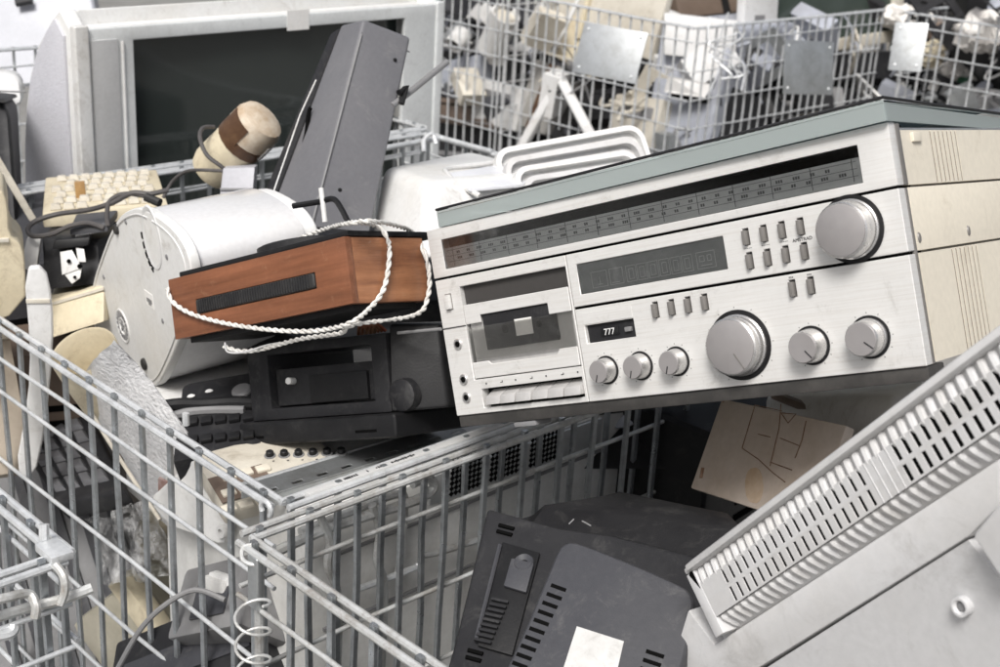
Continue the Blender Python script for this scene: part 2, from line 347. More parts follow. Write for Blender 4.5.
K1 = cage('large galvanised wire cage holding the drum and the black keypad', -2.205, .716, 1.192, 1.222, ('b0', 'a1', 'a0', 'b1'), phase=.012, side_rods={'a1': (.33, .5, .7)})
K2 = cage('worn wire cage in front holding the black monitor', -.983, .650, 1.19, 1.22, ('a0', 'b0'), worn=True, phase=.02, rods=(.058, .16, .26, .36, .46, .56, .66))
K3 = cage('wire cage corner at the lower left edge with a hooked rod', -2.245, -.70, 1.192, 1.205, ('b1', 'a1'), phase=.03)
K4 = cage('wire cage behind the drum carrying the silver television', -3.43, .75, 1.19, 1.22, ('a1', 'b1'), phase=.0)
KB = [cage('distant wire cage with a metal plate, holding the blue grey printer', -3.87, 3.80, .93, 1.2, ('b0', 'a1'), bright=True, spacing=.052, rods=(.05, .15, .25, .35, .45, .55, .65), phase=.01),
      cage('distant wire cage at the top edge with a small white camera behind its mesh', -5.09, 3.80, 1.2, 1.2, ('b0', 'a1'), bright=True, spacing=.052, rods=(.05, .15, .25, .35, .45, .55, .65), phase=.02),
      cage('distant wire cage at the top right full of crumpled bags', -2.86, 5.03, 1.2, 1.2, ('b0', 'a0', 'a1'), bright=True, spacing=.075, rods=(.05, .15, .25, .35, .45, .55, .65), phase=.02),
      cage('wire cage behind the television at the upper left', -4.70, .9, 1.2, 1.2, ('a1', 'b0'), bright=True, spacing=.06, phase=.0)]
# hooks, sleeve, spring and spare rods at the corner of the two near cages
corner = K2
I1 = K1.matrix_world.inverted(); I2 = K2.matrix_world.inverted(); I3 = K3.matrix_world.inverted()
def loc2(x, y, d): return I2 @ at(x, y, d)
bm = B(); tube(bm, smooth_path([loc2(*p) for p in ((252, 545, 1.30), (243, 548, 1.30), (243, 560, 1.295), (255, 565, 1.29), (262, 562, 1.30))], 6), .0022, 8)
part('corner_hook', bm, GALV2, K2)
def sleeve(bm):
    c = I2 @ at(257, 580, 1.298)
    box(bm, c.x - .011, c.x + .006, c.y - .004, c.y + .004, c.z - .032, c.z + .026)
P('corner_sleeve', K2, STAIN, sleeve, .003, 3)
def spring(bm):
    c = I2 @ at(253, 640, 1.29); pts = []
    for i in range(90):
        a = i / 90 * 2 * math.pi * 4.5; pts.append(c + V((math.cos(a) * .0165, math.sin(a) * .0165, .045 - i / 90 * .14)))
    tube(bm, pts, .0016, 7)
P('coil_spring', K2, GALV2, spring)
P('corner_post', K2, GALV2, lambda bm: tube(bm, [I2 @ at(259, 560, 1.30), (I2 @ at(259, 560, 1.30)) + V((0, 0, -.75))], .005, 10))
# latch ring at the near corner of the first cage
bm = B(); c = I1 @ at(266, 500, 1.372)
tube(bm, [c + V((.0 , 0, -.01)) + V((math.cos(a), 0, math.sin(a))) * .0085 for a in [R(20 * k) for k in range(-2, 12)]], .0028, 8); part('latch_ring', bm, GALV, K1)
bm = B(); c = I1 @ at(186, 425, 1.5); tube(bm, [c, c + V((0, 0, .014))], .004, 8); part('weld_stub', bm, GALV, K1)
# folded double rod inside the near side of the first cage
def rd(x, y, m_): # depth just inside the near right side of the first cage
    F_ = frame((0, 0, 0), (0, 0, AB)); return (F_.M @ F_.hit(x, y, 0, -1.013 - m_) - CAM).dot(FW)
def rod_w(name, parent, pts, r, m=GALV, n=8, sm=True):
    I = parent.matrix_world.inverted(); q = [I @ at(*p) for p in pts]
    bm = B(); tube(bm, smooth_path(q, 6) if sm else q, r, n); return part(name, bm, m, parent)
RDP = lambda m_, *q: [(x, y, rd(x, y, m_)) for x, y in q]
rod_w('hinge_rod', K1, RDP(.016, (275, 552), (330, 528), (400, 506), (425, 496), (434, 486), (428, 478), (412, 484)), .0058, GALV2)
rod_w('hinge_rod', K1, RDP(.024, (300, 532), (350, 512), (398, 494), (404, 508), (400, 560), (397, 575)), .005, GALV2)
rod_w('hinge_rod', K1, RDP(.012, (318, 512), (330, 540), (328, 566), (338, 600), (336, 690)), .005, GALV2)
rod_w('hinge_rod', K1, RDP(.014, (372, 505), (380, 530), (377, 560), (384, 590), (380, 690)), .005, GALV2)
rod_w('flap_rod', K1, RDP(.02, (355, 590), (375, 583), (412, 569), (418, 565)), .004, GALV)
rod_w('flap_rod', K1, RDP(.02, (420, 556), (440, 552), (478, 540)), .004, GALV2)
# third cage: hooked locking rod
rod_w('locking_rod', K3, ((-40, 630, 1.23), (20, 610, 1.25), (60, 600, 1.262), (92, 588, 1.272)), .0052, GALV2)
rod_w('locking_hook', K3, ((-30, 606, 1.2), (5, 598, 1.215), (28, 594, 1.235), (36, 606, 1.232), (35, 618, 1.232)), .0046, GALV2)
rod_w('locking_hook', K3, ((55, 565, 1.25), (63, 575, 1.245), (65, 590, 1.245), (60, 605, 1.245)), .0042, GALV2)
rod_w('locking_rod', K3, ((-30, 640, 1.22), (8, 634, 1.235), (14, 626, 1.24)), .0055, GALV)
rod_w('corner_stub', K3, ((44, 540, 1.275), (44, 524, 1.275)), .005, GALV, sm=False)
def clampplate(bm):
    c = I3 @ at(58, 553, 1.26); box(bm, c.x - .022, c.x + .012, c.y - .012, c.y + .010, c.z - .004, c.z + .004)
P('corner_clamp', K3, GALV, clampplate, .0015)
# far corner rods of the first cage
rod_w('carrying_rod', K1, ((385, 148, 2.80), (441, 138, 2.9), (492, 152, 2.82)), .006, GALV, sm=False)
rod_w('carrying_hook', K1, ((424, 152, 2.84), (424, 140, 2.85), (432, 134, 2.86), (436, 144, 2.86)), .005, GALV)
# perforated channel and printed flat rail lying along the near side of the first cage
CF = frame3(I1.inverted() @ (I1 @ at(262, 497, 1.46)), at(470, 432, 1.70), at(255, 470, 1.52))
ch = thing('perforated_channel', 'slotted grey steel channel beside the cage rim under the black case', 'steel channel', CF)
CL = (CF.loc(at(470, 432, 1.70))).x
bm = B(); nsl = 9
plate(bm, 0, CL, 0, .034, 0, .002, [(.012 + i * CL / nsl, .028 + i * CL / nsl, .006, .011) for i in range(nsl)]); box(bm, 0, CL, .0021, .016, .032, .0345); box(bm, 0, CL, .0021, .016, -.0005, .002)
part('web', bm, STAIN, ch, .0004, 1)
P('lip', ch, GALV, lambda bm: tube(bm, [(0, .004, .038), (CL, .004, .038)], .0045, 10))
FRL = Frame(K1.matrix_world @ MT(1.192, .02, .98)); LL = .36
fr_ = thing('flat_rail', 'pale flat rail with worn dark printing along the cage rim', 'flat rail', FRL)
P('strip', fr_, mat('pale_zinc', (.66, .66, .65), .5, .3, (.5, .5, .5), .6, 20), lambda bm: box(bm, -.0042, .0042, .012, LL, -.004, .0052), .0006)
def marks(bm):
    x = .06
    random.seed(3)
    for wd, gap in ((7, .012), (1, .01), (3, .012), (10, .02)):
        for i in range(wd):
            w_ = random.uniform(.0012, .0030); h = random.uniform(.002, .0045)
            box(bm, -h / 2, h / 2, x, x + w_, .0050, .0056); x += w_ + random.uniform(.0004, .0012)
        x += gap
P('printing', fr_, INK, marks)
# metal name plates and tie wires on the distant cages
def wplate(label, par, corners, d):
    F_ = frame3(at(*corners[3], d[3]), at(*corners[2], d[2]), at(*corners[0], d[0]))
    t = thing('metal_plate', label, 'metal plate', F_, 'plates on the distant cages')
    w_ = F_.loc(at(*corners[2], d[2])).x; h_ = F_.loc(at(*corners[0], d[0])).z
    P('sheet', t, STAIN, lambda bm: box(bm, 0, w_, -.002, .002, 0, h_), .001)
    for k in range(4):
        x, z = (.02 if k % 2 else w_ - .02), (.02 if k < 2 else h_ - .02)
        P('rivet', t, GALV, lambda bm: lathe(bm, [(0, .006), (.004, .005), (.006, .002), (.006, 0)], 10, MT(x, 0, z) @ RX90))
wplate('brightest zinc plate, hung on the mesh right of the white frame', KB[0], [(578, 21), (642, 29), (635, 84), (572, 72)], (4.60, 4.50, 4.50, 4.60))
wplate('square grey plate on the mesh right of the blue grey printer', KB[0], [(795, 40), (840, 39), (832, 95), (783, 94)], (4.62, 4.75, 4.75, 4.62))
wplate('narrow grey plate beside the crumpled bags', KB[2], [(893, 22), (927, 25), (921, 72), (888, 70)], (4.85, 4.8, 4.8, 4.85))
def wires(bm):
    random.seed(5)
    I = KB[0].matrix_world.inverted()
    for k in range(5):
        pts = [I @ at(722 + random.uniform(-14, 22), 20 + j * 16 + random.uniform(-8, 8), 4.5 + random.uniform(-.02, .02)) for j in range(5)]
        tube(bm, smooth_path(pts, 6), .003, 6)
P('tie_wire', KB[0], GALV, wires)

# ---------------------------------------------------------------- silver cassette receiver
RF = frame((-.0408, 1.3325, 1.0412), (-7.90, -22.88, -37.64))
RW, RH, RD = .531, .200, .40
rc = thing('cassette_receiver', 'large silver fronted cassette receiver with many knobs lying tilted on the heap', 'stereo receiver', RF)
TUN = (.0190, .5016, .1560, .1875); DIS = (.1925, .3608, .1050, .1348); CAS = (.0336, .1780, .0358, .1350)
KEY = (.0412, .1765, .0055, .0255); CNT = (.1905, .2493, .0568, .0744)
S1, S2 = .1470, .0925
TK = .012                                             # thickness of the front
P('upper_front', rc, FACE, lambda bm: plate(bm, 0, RW, S1 + .0013, RH, 0, TK, [TUN]), .0007, 2)
b8 = [(.3845 + .0181 * i, z) for z in (.1300, .1088) for i in range(4)]
slot = lambda x, z, w=.0031, h=.0076: (x - w, x + w, z - h, z + h)
P('middle_front', rc, FACE, lambda bm: plate(bm, .1815, RW, S2 + .0013, S1 - .0013, 0, TK, [DIS] + [slot(*p) for p in b8]), .0006, 1)
P('lower_front', rc, FACE, lambda bm: plate(bm, .1815, RW, 0, S2 - .0013, 0, TK, [CNT] + [slot(.2766 + .0183 * i, .0789) for i in range(4)] + [slot(.4219 + .0177 * i, .0789) for i in range(2)]), .0006, 1)
P('cassette_front', rc, FACE, lambda bm: plate(bm, 0, .1800, 0, S1 - .0013, 0.0004, TK, [CAS, KEY]), .0006, 1)
P('front_seam', rc, HOLE, lambda bm: (box(bm, .002, RW - .002, .0035, TK - .001, S1 - .0012, S1 + .0012), box(bm, .182, RW - .002, .0035, TK - .001, S2 - .0012, S2 + .0012), box(bm, .1801, .1814, .0035, TK - .001, .002, S1 - .0013)))
P('left_seam', rc, INK, lambda bm: box(bm, .0005, .0336, -.0002, .001, .0932, .0944))
P('front_backing', rc, HOLE, lambda bm: box(bm, .003, RW - .003, .026, .030, .002, RH - .002))
def well(x0, x1, z0, z1, d=.0255):
    return lambda bm: (box(bm, x0 - .002, x0 - .0001, TK + .0002, d, z0 - .002, z1 + .002), box(bm, x1 + .0001, x1 + .002, TK + .0002, d, z0 - .002, z1 + .002),
                       box(bm, x0, x1, TK + .0002, d, z0 - .002, z0 - .0001), box(bm, x0, x1, TK + .0002, d, z1 + .0001, z1 + .002))
for nm, r_ in (('tuner_well', TUN), ('display_well', DIS), ('cassette_well', CAS), ('key_well', KEY), ('counter_well', CNT)):
    P(nm, rc, BLACK, well(*r_))
# tuning dial behind its window, scratched and with sky reflections painted in
dial = P('tuning_dial', rc, mat('dial_grey', (.72, .72, .71), .5, .1, (.52, .52, .52), .8, 14, streak=(.6, 1, 3)), lambda bm: box(bm, TUN[0], TUN[1], .0022, .0032, TUN[2] + .0004, TUN[2] + .0215))
def dmarks(bm):
    random.seed(11)
    for i in range(13): x = TUN[0] + .012 + i * .0385; box(bm, x, x + .0005, .0018, .0021, TUN[2] + .002, TUN[2] + .022)
    for z in (.0065, .0125, .0185): box(bm, TUN[0] + .004, TUN[1] - .004, .0018, .0021, TUN[2] + z, TUN[2] + z + .0004)
    for row in (.0082, .0142):
        x = TUN[0] + .018
        while x < TUN[1] - .02:
            for k in range(random.choice((2, 3))): box(bm, x, x + .0016, .0018, .0021, TUN[2] + row, TUN[2] + row + .0026); x += .0024
            x += .0095
P('dial_marks', dial, mat('dial_print', (.16, .16, .16), .6), dmarks)
P('tuner_window', rc, PANE, lambda bm: box(bm, TUN[0] + .0002, TUN[1] - .0002, .0003, .0009, TUN[2] + .0002, TUN[3] - .0002))
dsp = P('display_panel', rc, mat('display_grey', (.36, .365, .36), .4, 0, (.2, .2, .2), .6, 30, streak=(1, 1, 3)), lambda bm: box(bm, DIS[0], DIS[1], .0026, .0036, DIS[2] + .0002, DIS[3] - .0002))
def outl(bm, x0, x1, z0, z1, w=.00045, y=.0024):
    box(bm, x0, x1, y - .0003, y, z0, z0 + w); box(bm, x0, x1, y - .0003, y, z1 - w, z1)
    box(bm, x0, x0 + w, y - .0003, y, z0 + w, z1 - w); box(bm, x1 - w, x1, y - .0003, y, z0 + w, z1 - w)
def disp(bm):
    x, z = DIS[0], DIS[2]
    outl(bm, x + .014, x + .033, z + .004, z + .0195); box(bm, x + .0235, x + .0240, .0021, .0024, z + .007, z + .014); box(bm, x + .021, x + .0265, .0021, .0024, z + .0065, z + .0071)
    outl(bm, x + .036, x + .052, z + .004, z + .0195); box(bm, x + .038, x + .047, .0021, .0024, z + .0058, z + .0064)
    for i in range(6): outl(bm, x + .056 + i * .0128, x + .0675 + i * .0128, z + .004, z + .0195); outl(bm, x + .0590 + i * .0128, x + .0645 + i * .0128, z + .0065, z + .0165, .0005)
    outl(bm, x + .136, x + .156, z + .004, z + .0195); outl(bm, x + .139, x + .1445, z + .0105, z + .016, .0005); outl(bm, x + .1475, x + .152, z + .0105, z + .016, .0005); box(bm, x + .140, x + .152, .0021, .0024, z + .0068, z + .0074)
P('display_symbols', dsp, PALEINK, disp)
P('display_window', rc, PANE, lambda bm: box(bm, DIS[0] + .0002, DIS[1] - .0002, .0003, .0009, DIS[2] + .0002, DIS[3] - .0002))
# cassette door, tape inside
cx0, cx1, cz0, cz1 = CAS
P('door_shadow_plate', rc, mat('shadow_charcoal', (.055, .052, .05), .55, .1), lambda bm: box(bm, cx0 + .001, cx1 - .001, .006, .008, cz1 - .0195, cz1 - .0006))  # dark plate paints the shadow across the top of the door recess
door = P('cassette_door', rc, FACE, lambda bm: (prism(bm, [(cx0 + .001, cz1 - .0200), (cx0 + .001, cz1 - .0405), (cx0 + .0225, cz1 - .0405), (cx0 + .0225, cz1 - .0325), (cx1 - .030, cz1 - .0325), (cx1 - .030, cz1 - .0440), (cx1 - .001, cz1 - .0440), (cx1 - .001, cz1 - .0200)], .0004, .0022),
     prism(bm, [(cx0 + .001, cz0 + .001), (cx1 - .001, cz0 + .001), (cx1 - .001, cz0 + .0200), (cx1 - .024, cz0 + .0200), (cx1 - .028, cz0 + .0145), (cx0 + .028, cz0 + .0145), (cx0 + .024, cz0 + .0180), (cx0 + .001, cz0 + .0180)], .0004, .0022)), .0006, 1)
tape = P('cassette_tape', door, BLACK2, lambda bm: box(bm, cx0 + .0225, cx1 - .0235, .0032, .0052, cz0 + .0290, cz0 + .0665), .0008)
P('tape_label', tape, PAPER, lambda bm: box(bm, cx0 + .066, cx0 + .089, .0027, .0031, cz0 + .0390, cz0 + .0560))
P('tape_hub', tape, HOLE, lambda bm: (lathe(bm, [(0, .0006), (.0045, .0005), (.0045, 0)], 14, MT(cx0 + .052, .0032, cz0 + .0475) @ RX90), lathe(bm, [(0, .0006), (.0035, .0005), (.0035, 0)], 14, MT(cx0 + .098, .0032, cz0 + .0475) @ RX90)))
P('tape_bay', rc, mat('bay_grey', (.62, .61, .60), .5, .3, (.3, .29, .28), .5, 12), lambda bm: box(bm, cx0 + .003, cx1 - .003, 0.0054, .0064, cz0 + .003, cz1 - .021))
P('door_window', door, clear('door_pane', (.94, .94, .93), .08, .08, 14, (1, 1, 1), .5), lambda bm: box(bm, cx0 + .002, cx1 - .002, .0013, .0017, cz0 + .0205, cz1 - .0445))
# piano keys
for i in range(6):
    w_ = (KEY[1] - KEY[0] - .006) / 6; x = KEY[0] + .006 + i * w_
    def key(bm):
        d = .001 if i % 3 else .0025
        hexa(bm, [(x + .0008, -.007 + d, KEY[2] + .003), (x + w_ - .0008, -.007 + d, KEY[2] + .003), (x + w_ - .0004, .013, KEY[2] + .003), (x + .0004, .013, KEY[2] + .003),
                  (x + .0008, -.0045 + d, KEY[2] + .0115), (x + w_ - .0008, -.0045 + d, KEY[2] + .0115), (x + w_ - .0004, .013, KEY[3] - .002), (x + .0004, .013, KEY[3] - .002)])
    P('piano_key', rc, mat('key_silver', (.56, .55, .54), .4, .3, (.44, .43, .42), .5, 30), key, .0008)
def keymarks(bm):
    for i in range(7):
        x = KEY[0] + .008 + i * .0205; z = .0298
        if i % 2: box(bm, x, x + .0022, -.00025, .0002, z, z + .0006); box(bm, x + .0026, x + .0032, -.00025, .0002, z, z + .002)
        else: box(bm, x, x + .0014, -.00025, .0002, z, z + .0016)
P('key_symbols', rc, INK, keymarks)
# eject button, sockets
P('eject_button', rc, FACE, lambda bm: box(bm, .0125, .0195, -.004, .006, .1135, .1290), .0012)
P('eject_surround', rc, TRIM, lambda bm: outl(bm, .0115, .0205, .1125, .1300, .0010, .0003))
for z in (.0755, .0377, .0184):
    s = P('socket', rc, KNOB, lambda bm: lathe(bm, [(.0058, 0), (.0058, .0012), (.0050, .0018), (.0036, .0018), (.0034, -.004), (0, -.004)], 20, MT(.0190, 0.0003, z) @ RX90))
    P('socket_hole', s, HOLE, lambda bm: lathe(bm, [(0, .0015), (.0030, .0015), (.0030, .0)], 14, MT(.0190, .0002, z) @ RX90))
# tape counter
cn = P('tape_counter', rc, BLACK2, lambda bm: box(bm, CNT[0] + .0002, CNT[1] - .0002, .004, .009, CNT[2] + .0002, CNT[3] - .0002), .0005)
for i in range(3): P('counter_wheel', cn, BLACK, lambda bm: box(bm, CNT[0] + .0155 + i * .0078, CNT[0] + .0222 + i * .0078, .0028, .006, CNT[2] + .0045, CNT[2] + .0130), .0008)
text('counter_digits', '777', .0088, PALEINK, cn, MT(CNT[0] + .0268, .0026, CNT[2] + .0057) @ RX90)
P('counter_reset', cn, MGREY, lambda bm: box(bm, CNT[0] + .046, CNT[0] + .0535, .001, .006, CNT[2] + .006, CNT[2] + .0105), .0008)
P('counter_label', rc, FACE, lambda bm: box(bm, CNT[0], CNT[1], -.0004, .0002, CNT[3] + .0012, CNT[3] + .0125), .0001, 1)
# small lever switches
SW = finish((lambda bm: (box(bm, -.0019, .0019, -.0045, .006, -.0064, .0064), bm)[1])(B()), 'lever', TRIM, .0007)
for x, z in b8 + [(.2766 + .0183 * i, .0789) for i in range(4)] + [(.4219 + .0177 * i, .0789) for i in range(2)]:
    part('lever_switch', SW, None, rc, loc=(x, 0, z - .0006))
def fineprint(bm):
    random.seed(21)
    for x, z in [(p[0], p[1] - .0104) for p in b8[:3]]:
        for k in range(5): box(bm, x - .004 + k * .0017, x - .0030 + k * .0017, -.0002, .0002, z, z + .0007)
    for x in [.4219, .4396]:
        for k in range(3): box(bm, x - .002 + k * .0015, x - .001 + k * .0015, -.0002, .0002, .0878, .0892)
    for x, z, r_ in ((.209, .029, .0158), (.2497, .029, .0158), (.2911, .029, .0158), (.4315, .0281, .0185), (.4859, .029, .0200), (.3607, .0364, .0335)):
        for k in range(11):
            a = R(-60 + 300 * k / 10); c, s_ = math.cos(a), math.sin(a)
            box(bm, -.0003, .0003, -.0002, .0002, 0, .0012, MT(x + c * r_, 0, z + s_ * r_) @ Matrix.Rotation(-(a - R(90)), 4, 'Y'))
flag(P('front_printing', rc, mat('grey_print', (.14, .14, .14), .6), fineprint), 'stuff')
text('brand_lettering', 'AMSTRAD', .0042, INK, rc, MT(.4386, -.0002, .1178) @ RX90)
# knobs
def knob(x, z, r, h, line=None):
    k = P('knob', rc, KNOB, lambda bm: lathe(bm, [(0, 0), (r, 0), (r, .0025), (r * .955, .0035), (r * .955, h * .55), (r * .93, h * .60), (r * .93, h * .93), (r * .88, h), (0, h)], 48, MT(x, -.0006, z) @ RX90))
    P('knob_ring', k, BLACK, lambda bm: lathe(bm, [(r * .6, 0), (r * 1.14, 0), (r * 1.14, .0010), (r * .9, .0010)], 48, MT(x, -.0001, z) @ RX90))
    P('knob_cap', k, KCAP, lambda bm: lathe(bm, [(r * .86, 0), (r * .86, .0006), (r * .84, .0009), (0, .0009)], 48, MT(x, -.0006 - h, z) @ RX90))
    if line is not None:
        P('pointer', k, INK if r < .02 else TRIM, lambda bm: box(bm, -.0005, .0005, -.0004, 0, r * .25, r * .84, MT(x, -.0007 - h - .0009, z) @ Matrix.Rotation(R(line), 4, 'Y')))
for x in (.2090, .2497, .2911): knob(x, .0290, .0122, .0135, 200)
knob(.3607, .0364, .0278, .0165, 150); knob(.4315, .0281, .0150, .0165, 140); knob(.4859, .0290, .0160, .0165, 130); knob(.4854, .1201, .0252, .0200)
# cabinet
P('bottom_skirt', rc, mat('brown_grey_skirt', (.045, .043, .041), .5, .2, (.14, .13, .12), .6, 10), lambda bm: box(bm, 0.0005, RW - .0005, .0025, .034, -.0125, -.0006), .0015)
P('front_foot', rc, MGREY, lambda bm: box(bm, .075, .105, .004, .030, -.0185, -.0128), .0015)
P('edge_trim', rc, TRIM, lambda bm: (box(bm, RW - .004, RW + .0004, TK + .0004, .020, S1 + .0012, RH - .0008), box(bm, RW - .004, RW + .0004, TK + .0004, .0165, 0, S1 - .0012)), .0008)
Y0 = .0205
def grooved(bm, z0, z1, groups, x0=RW - .0060, x1=RW - .0005):
    ys = []
    for g0, g1 in groups:
        for k in range(7): y = g0 + (g1 - g0) * k / 6; ys.append((y - .0012, y + .0012))
    # slab with real grooves: solid strips in front of a backing
    cur = Y0
    for a, b_ in ys: box(bm, x0, x1, cur, a, z0, z1); cur = b_
    box(bm, x0, x1, cur, RD, z0, z1); 
P('groove_bed', rc, BROWN, lambda bm: box(bm, RW - .0058, RW - .0009, .0785, .1330, S1 + .002, RH - .0075))
P('groove_bed', rc, BROWN, lambda bm: box(bm, RW - .0058, RW - .0009, .0850, .1390, .002, S2 - .002))
P('upper_side', rc, CREAM, lambda bm: grooved(bm, S1 + .0010, RH - .0065, [(.0795, .1320)]))
P('middle_side', rc, CREAM, lambda bm: box(bm, RW - .0066, RW - .0008, Y0, RD, S2 + .0010, S1 - .0010), .0005)
P('lower_side', rc, CREAM, lambda bm: grooved(bm, .001, S2 - .0010, [(.0860, .1380)]))
for y in (.0255, .1270): P('side_clip', rc, TRIM, lambda bm: lathe(bm, [(0, .0018), (.0022, .0012), (.0028, 0)], 12, MT(RW - .0008, y, .104) @ Matrix.Rotation(R(90), 4, 'Y') @ Matrix.Scale(1.7, 4, (1, 0, 0))), )
P('side_latch', rc, CREAM, lambda bm: box(bm, RW - .001, RW + .0022, .040, .056, RH - .0165, RH - .0085), .0008)
P('cabinet', rc, CREAM3, lambda bm: box(bm, .004, RW - .0085, .0305, RD - .002, .003, RH - .009), .003)
P('top_deck', rc, STAIN, lambda bm: box(bm, .004, RW - .002, .0125, RD, RH - .0088, RH - .004), .001)
def lidpts(z0, z1): return [(.020, -.001, z0), (RW + .003, -.008, z0), (RW - .022, .37, z0 - .004), (.0, .37, z0 - .004), (.020, -.001, z1), (RW + .003, -.008, z1), (RW - .022, .37, z1 - .008), (.0, .37, z1 - .008)]
def lidwalls(bm):
    q = lidpts(RH + .0005, RH + .0150); c = [V(p) for p in q]; ctr = sum(c[:4], V()) / 4
    for i in range(4):
        a, b_ = c[i], c[(i + 1) % 4]; d = (b_ - a).normalized(); n = d.cross(V((0, 0, 1))) * -.003
        e = d * (.0001 if i % 2 == 0 else .0032)
        hexa(bm, [a + e, b_ - e, b_ - e + n, a + e + n, a + e + V((0, 0, c[4 + i].z - a.z)), b_ - e + V((0, 0, c[4 + (i + 1) % 4].z - b_.z)), b_ - e + n + V((0, 0, c[4 + (i + 1) % 4].z - b_.z)), a + e + n + V((0, 0, c[4 + i].z - a.z))])
lidp = P('lid_walls', rc, LID, lidwalls)
P('dust_lid', rc, LID, lambda bm: hexa(bm, lidpts(RH + .0152, RH + .0178)), .0006)
def rim(bm):
    q = [V(p) + V((0, 0, .0002)) for p in lidpts(RH + .0176, RH + .0192)]
    for i in range(4): tube(bm, [q[4 + i], q[4 + (i + 1) % 4]], .0014, 8)
P('lid_rim', rc, BLACK2, rim)

# ---------------------------------------------------------------- wooden record player
WF = frame((-.3725, 1.4607, 1.0571), (-12.96, -22.76, -33.09))
WL, WD, WH = .2851, .1229, .0699
wp = thing('record_player', 'small wooden record player wrapped in white twisted flex', 'record player', WF)
SL = (.0505, .2185, .0275, .0445)
a_ = WF.hit(196, 303); b_ = WF.hit(314, 268); c_ = WF.hit(314, 287); d_ = WF.hit(197, 311)
P('front_board', wp, WOOD, lambda bm: plate(bm, 0, WL, 0, WH, 0, .010, [(a_.x, b_.x, (a_.z + d_.z) / 2 - .0085, (a_.z + d_.z) / 2 + .0085)]), .0012)
zc = (a_.z + d_.z) / 2
P('end_board', wp, WOODX, lambda bm: box(bm, WL - .010, WL - .0005, .0102, WD, 0, WH - .0004), .0012)
P('end_board', wp, WOODX, lambda bm: box(bm, .0005, .010, .0102, WD, 0, WH - .0004), .0012)
P('rear_board', wp, WOOD, lambda bm: box(bm, .0102, WL - .0102, WD - .010, WD, 0, WH - .0006), .0012)
gr = P('speaker_grille', wp, RUB, lambda bm: box(bm, a_.x + .0004, b_.x - .0004, -.0022, .009, zc - .0082, zc + .0082), .0035, 3)
def ribs(bm):
    n = 46
    for i in range(n):
        x = a_.x + .006 + i * (b_.x - a_.x - .012) / n; box(bm, x, x + .0016, -.0030, -.0015, zc - .0070, zc + .0070)
flag(P('grille_rib', gr, BLACK2, ribs), 'stuff')
P('base', wp, BLACK, lambda bm: box(bm, .012, WL - .012, .012, WD - .011, -.006, .004), .001)
P('deck', wp, BLACK, lambda bm: box(bm, .016, WL + .001, .004, WD + .03, WH + .0003, WH + .0062), .0015)
P('platter', wp, BLACK2, lambda bm: lathe(bm, [(0, .011), (.008, .0115), (.010, .010), (.056, .0098), (.060, .008), (.060, .0004), (0, .0004)], 40, MT(WL * .56, WD * .62, WH + .0064)))
ta = P('tone_arm', wp, BLACK, lambda bm: (tube(bm, smooth_path([WF.loc(at(*p)) for p in ((293, 206, 1.63), (318, 202, 1.62), (333, 199, 1.61), (341, 208, 1.60), (349, 224, 1.59))], 5), .0035, 8),))
P('arm_post', ta, WHITE, lambda bm: tube(bm, [WF.loc(at(321, 188, 1.615)), WF.loc(at(323, 204, 1.615)), WF.loc(at(325, 222, 1.615))], .003, 10))
def twist(bm, pts, pitch=.021, ro=.0014, r=.00155):
    q = smooth_path(pts, 14); s = 0; A, Bq = [], []; up = V((0, 0, 1))
    for i, p in enumerate(q):
        d = (q[min(i + 1, len(q) - 1)] - q[max(i - 1, 0)]).normalized(); n = d.cross(up)
        if n.length < .05: n = d.cross(V((1, 0, 0)))
        n.normalize(); m_ = d.cross(n)
        if i: s += (p - q[i - 1]).length
        ph = 2 * math.pi * s / pitch; o = n * math.cos(ph) * ro + m_ * math.sin(ph) * ro
        A.append(p + o); Bq.append(p - o)
    tube(bm, A, r, 7); tube(bm, Bq, r, 7)
H_ = lambda x, y, off=-.006: WF.hit(x, y, 1, off)
S_ = lambda x, y, off=WL + .005: WF.hit(x, y, 0, off)
T_ = lambda x, y, off=WH + .011: WF.hit(x, y, 2, off)
P('twisted_flex', wp, CORD, lambda bm: twist(bm, [T_(300, 238, WH + .02), T_(325, 229, WH + .02), T_(352, 223), T_(376, 226), S_(388, 240), S_(389, 262), S_(384, 288), S_(372, 306, WL + .002), H_(352, 322, -.012), H_(322, 330), H_(290, 331), H_(255, 328), H_(220, 322), H_(190, 313), H_(172, 301), H_(167, 288)]))
P('twisted_flex', wp, CORD, lambda bm: twist(bm, [T_(335, 226, WH + .022), T_(365, 221), T_(398, 226), T_(414, 234, WH + .006), S_(424, 252), S_(429, 272), S_(428, 296, WL + .004), S_(415, 315, WL + .002), V((WL, -.004, -.022)), H_(340, 333, .004), H_(300, 339, .01), H_(262, 349, .02), H_(240, 351, .02), H_(224, 346, .02)]))

# ---------------------------------------------------------------- white drum heater
DFO = at(150, 300, 1.76)
DF = Frame(MT(*DFO) @ Euler((R(-2), R(-5), R(36))).to_matrix().to_4x4())    # local x runs along the drum, end cover faces -x
dr = thing('drum_heater', 'white plastic drum heater lying on its side behind the wooden player', 'drum heater', DF)
op = [(144, 208), (171, 226), (186, 247), (192, 272), (190, 302), (183, 328), (172, 358), (158, 387), (148, 386), (130, 368), (112, 350), (97, 336), (91, 318), (90.5, 300), (93, 279), (102, 253), (111, 229), (120, 215), (132, 208)]
def onplate(x, y, off=0): p = DF.hit(x, y, 0, off); return p
poly = [(onplate(*p).y, onplate(*p).z) for p in op]
cy = sum(p[0] for p in poly) / len(poly); cz = sum(p[1] for p in poly) / len(poly)
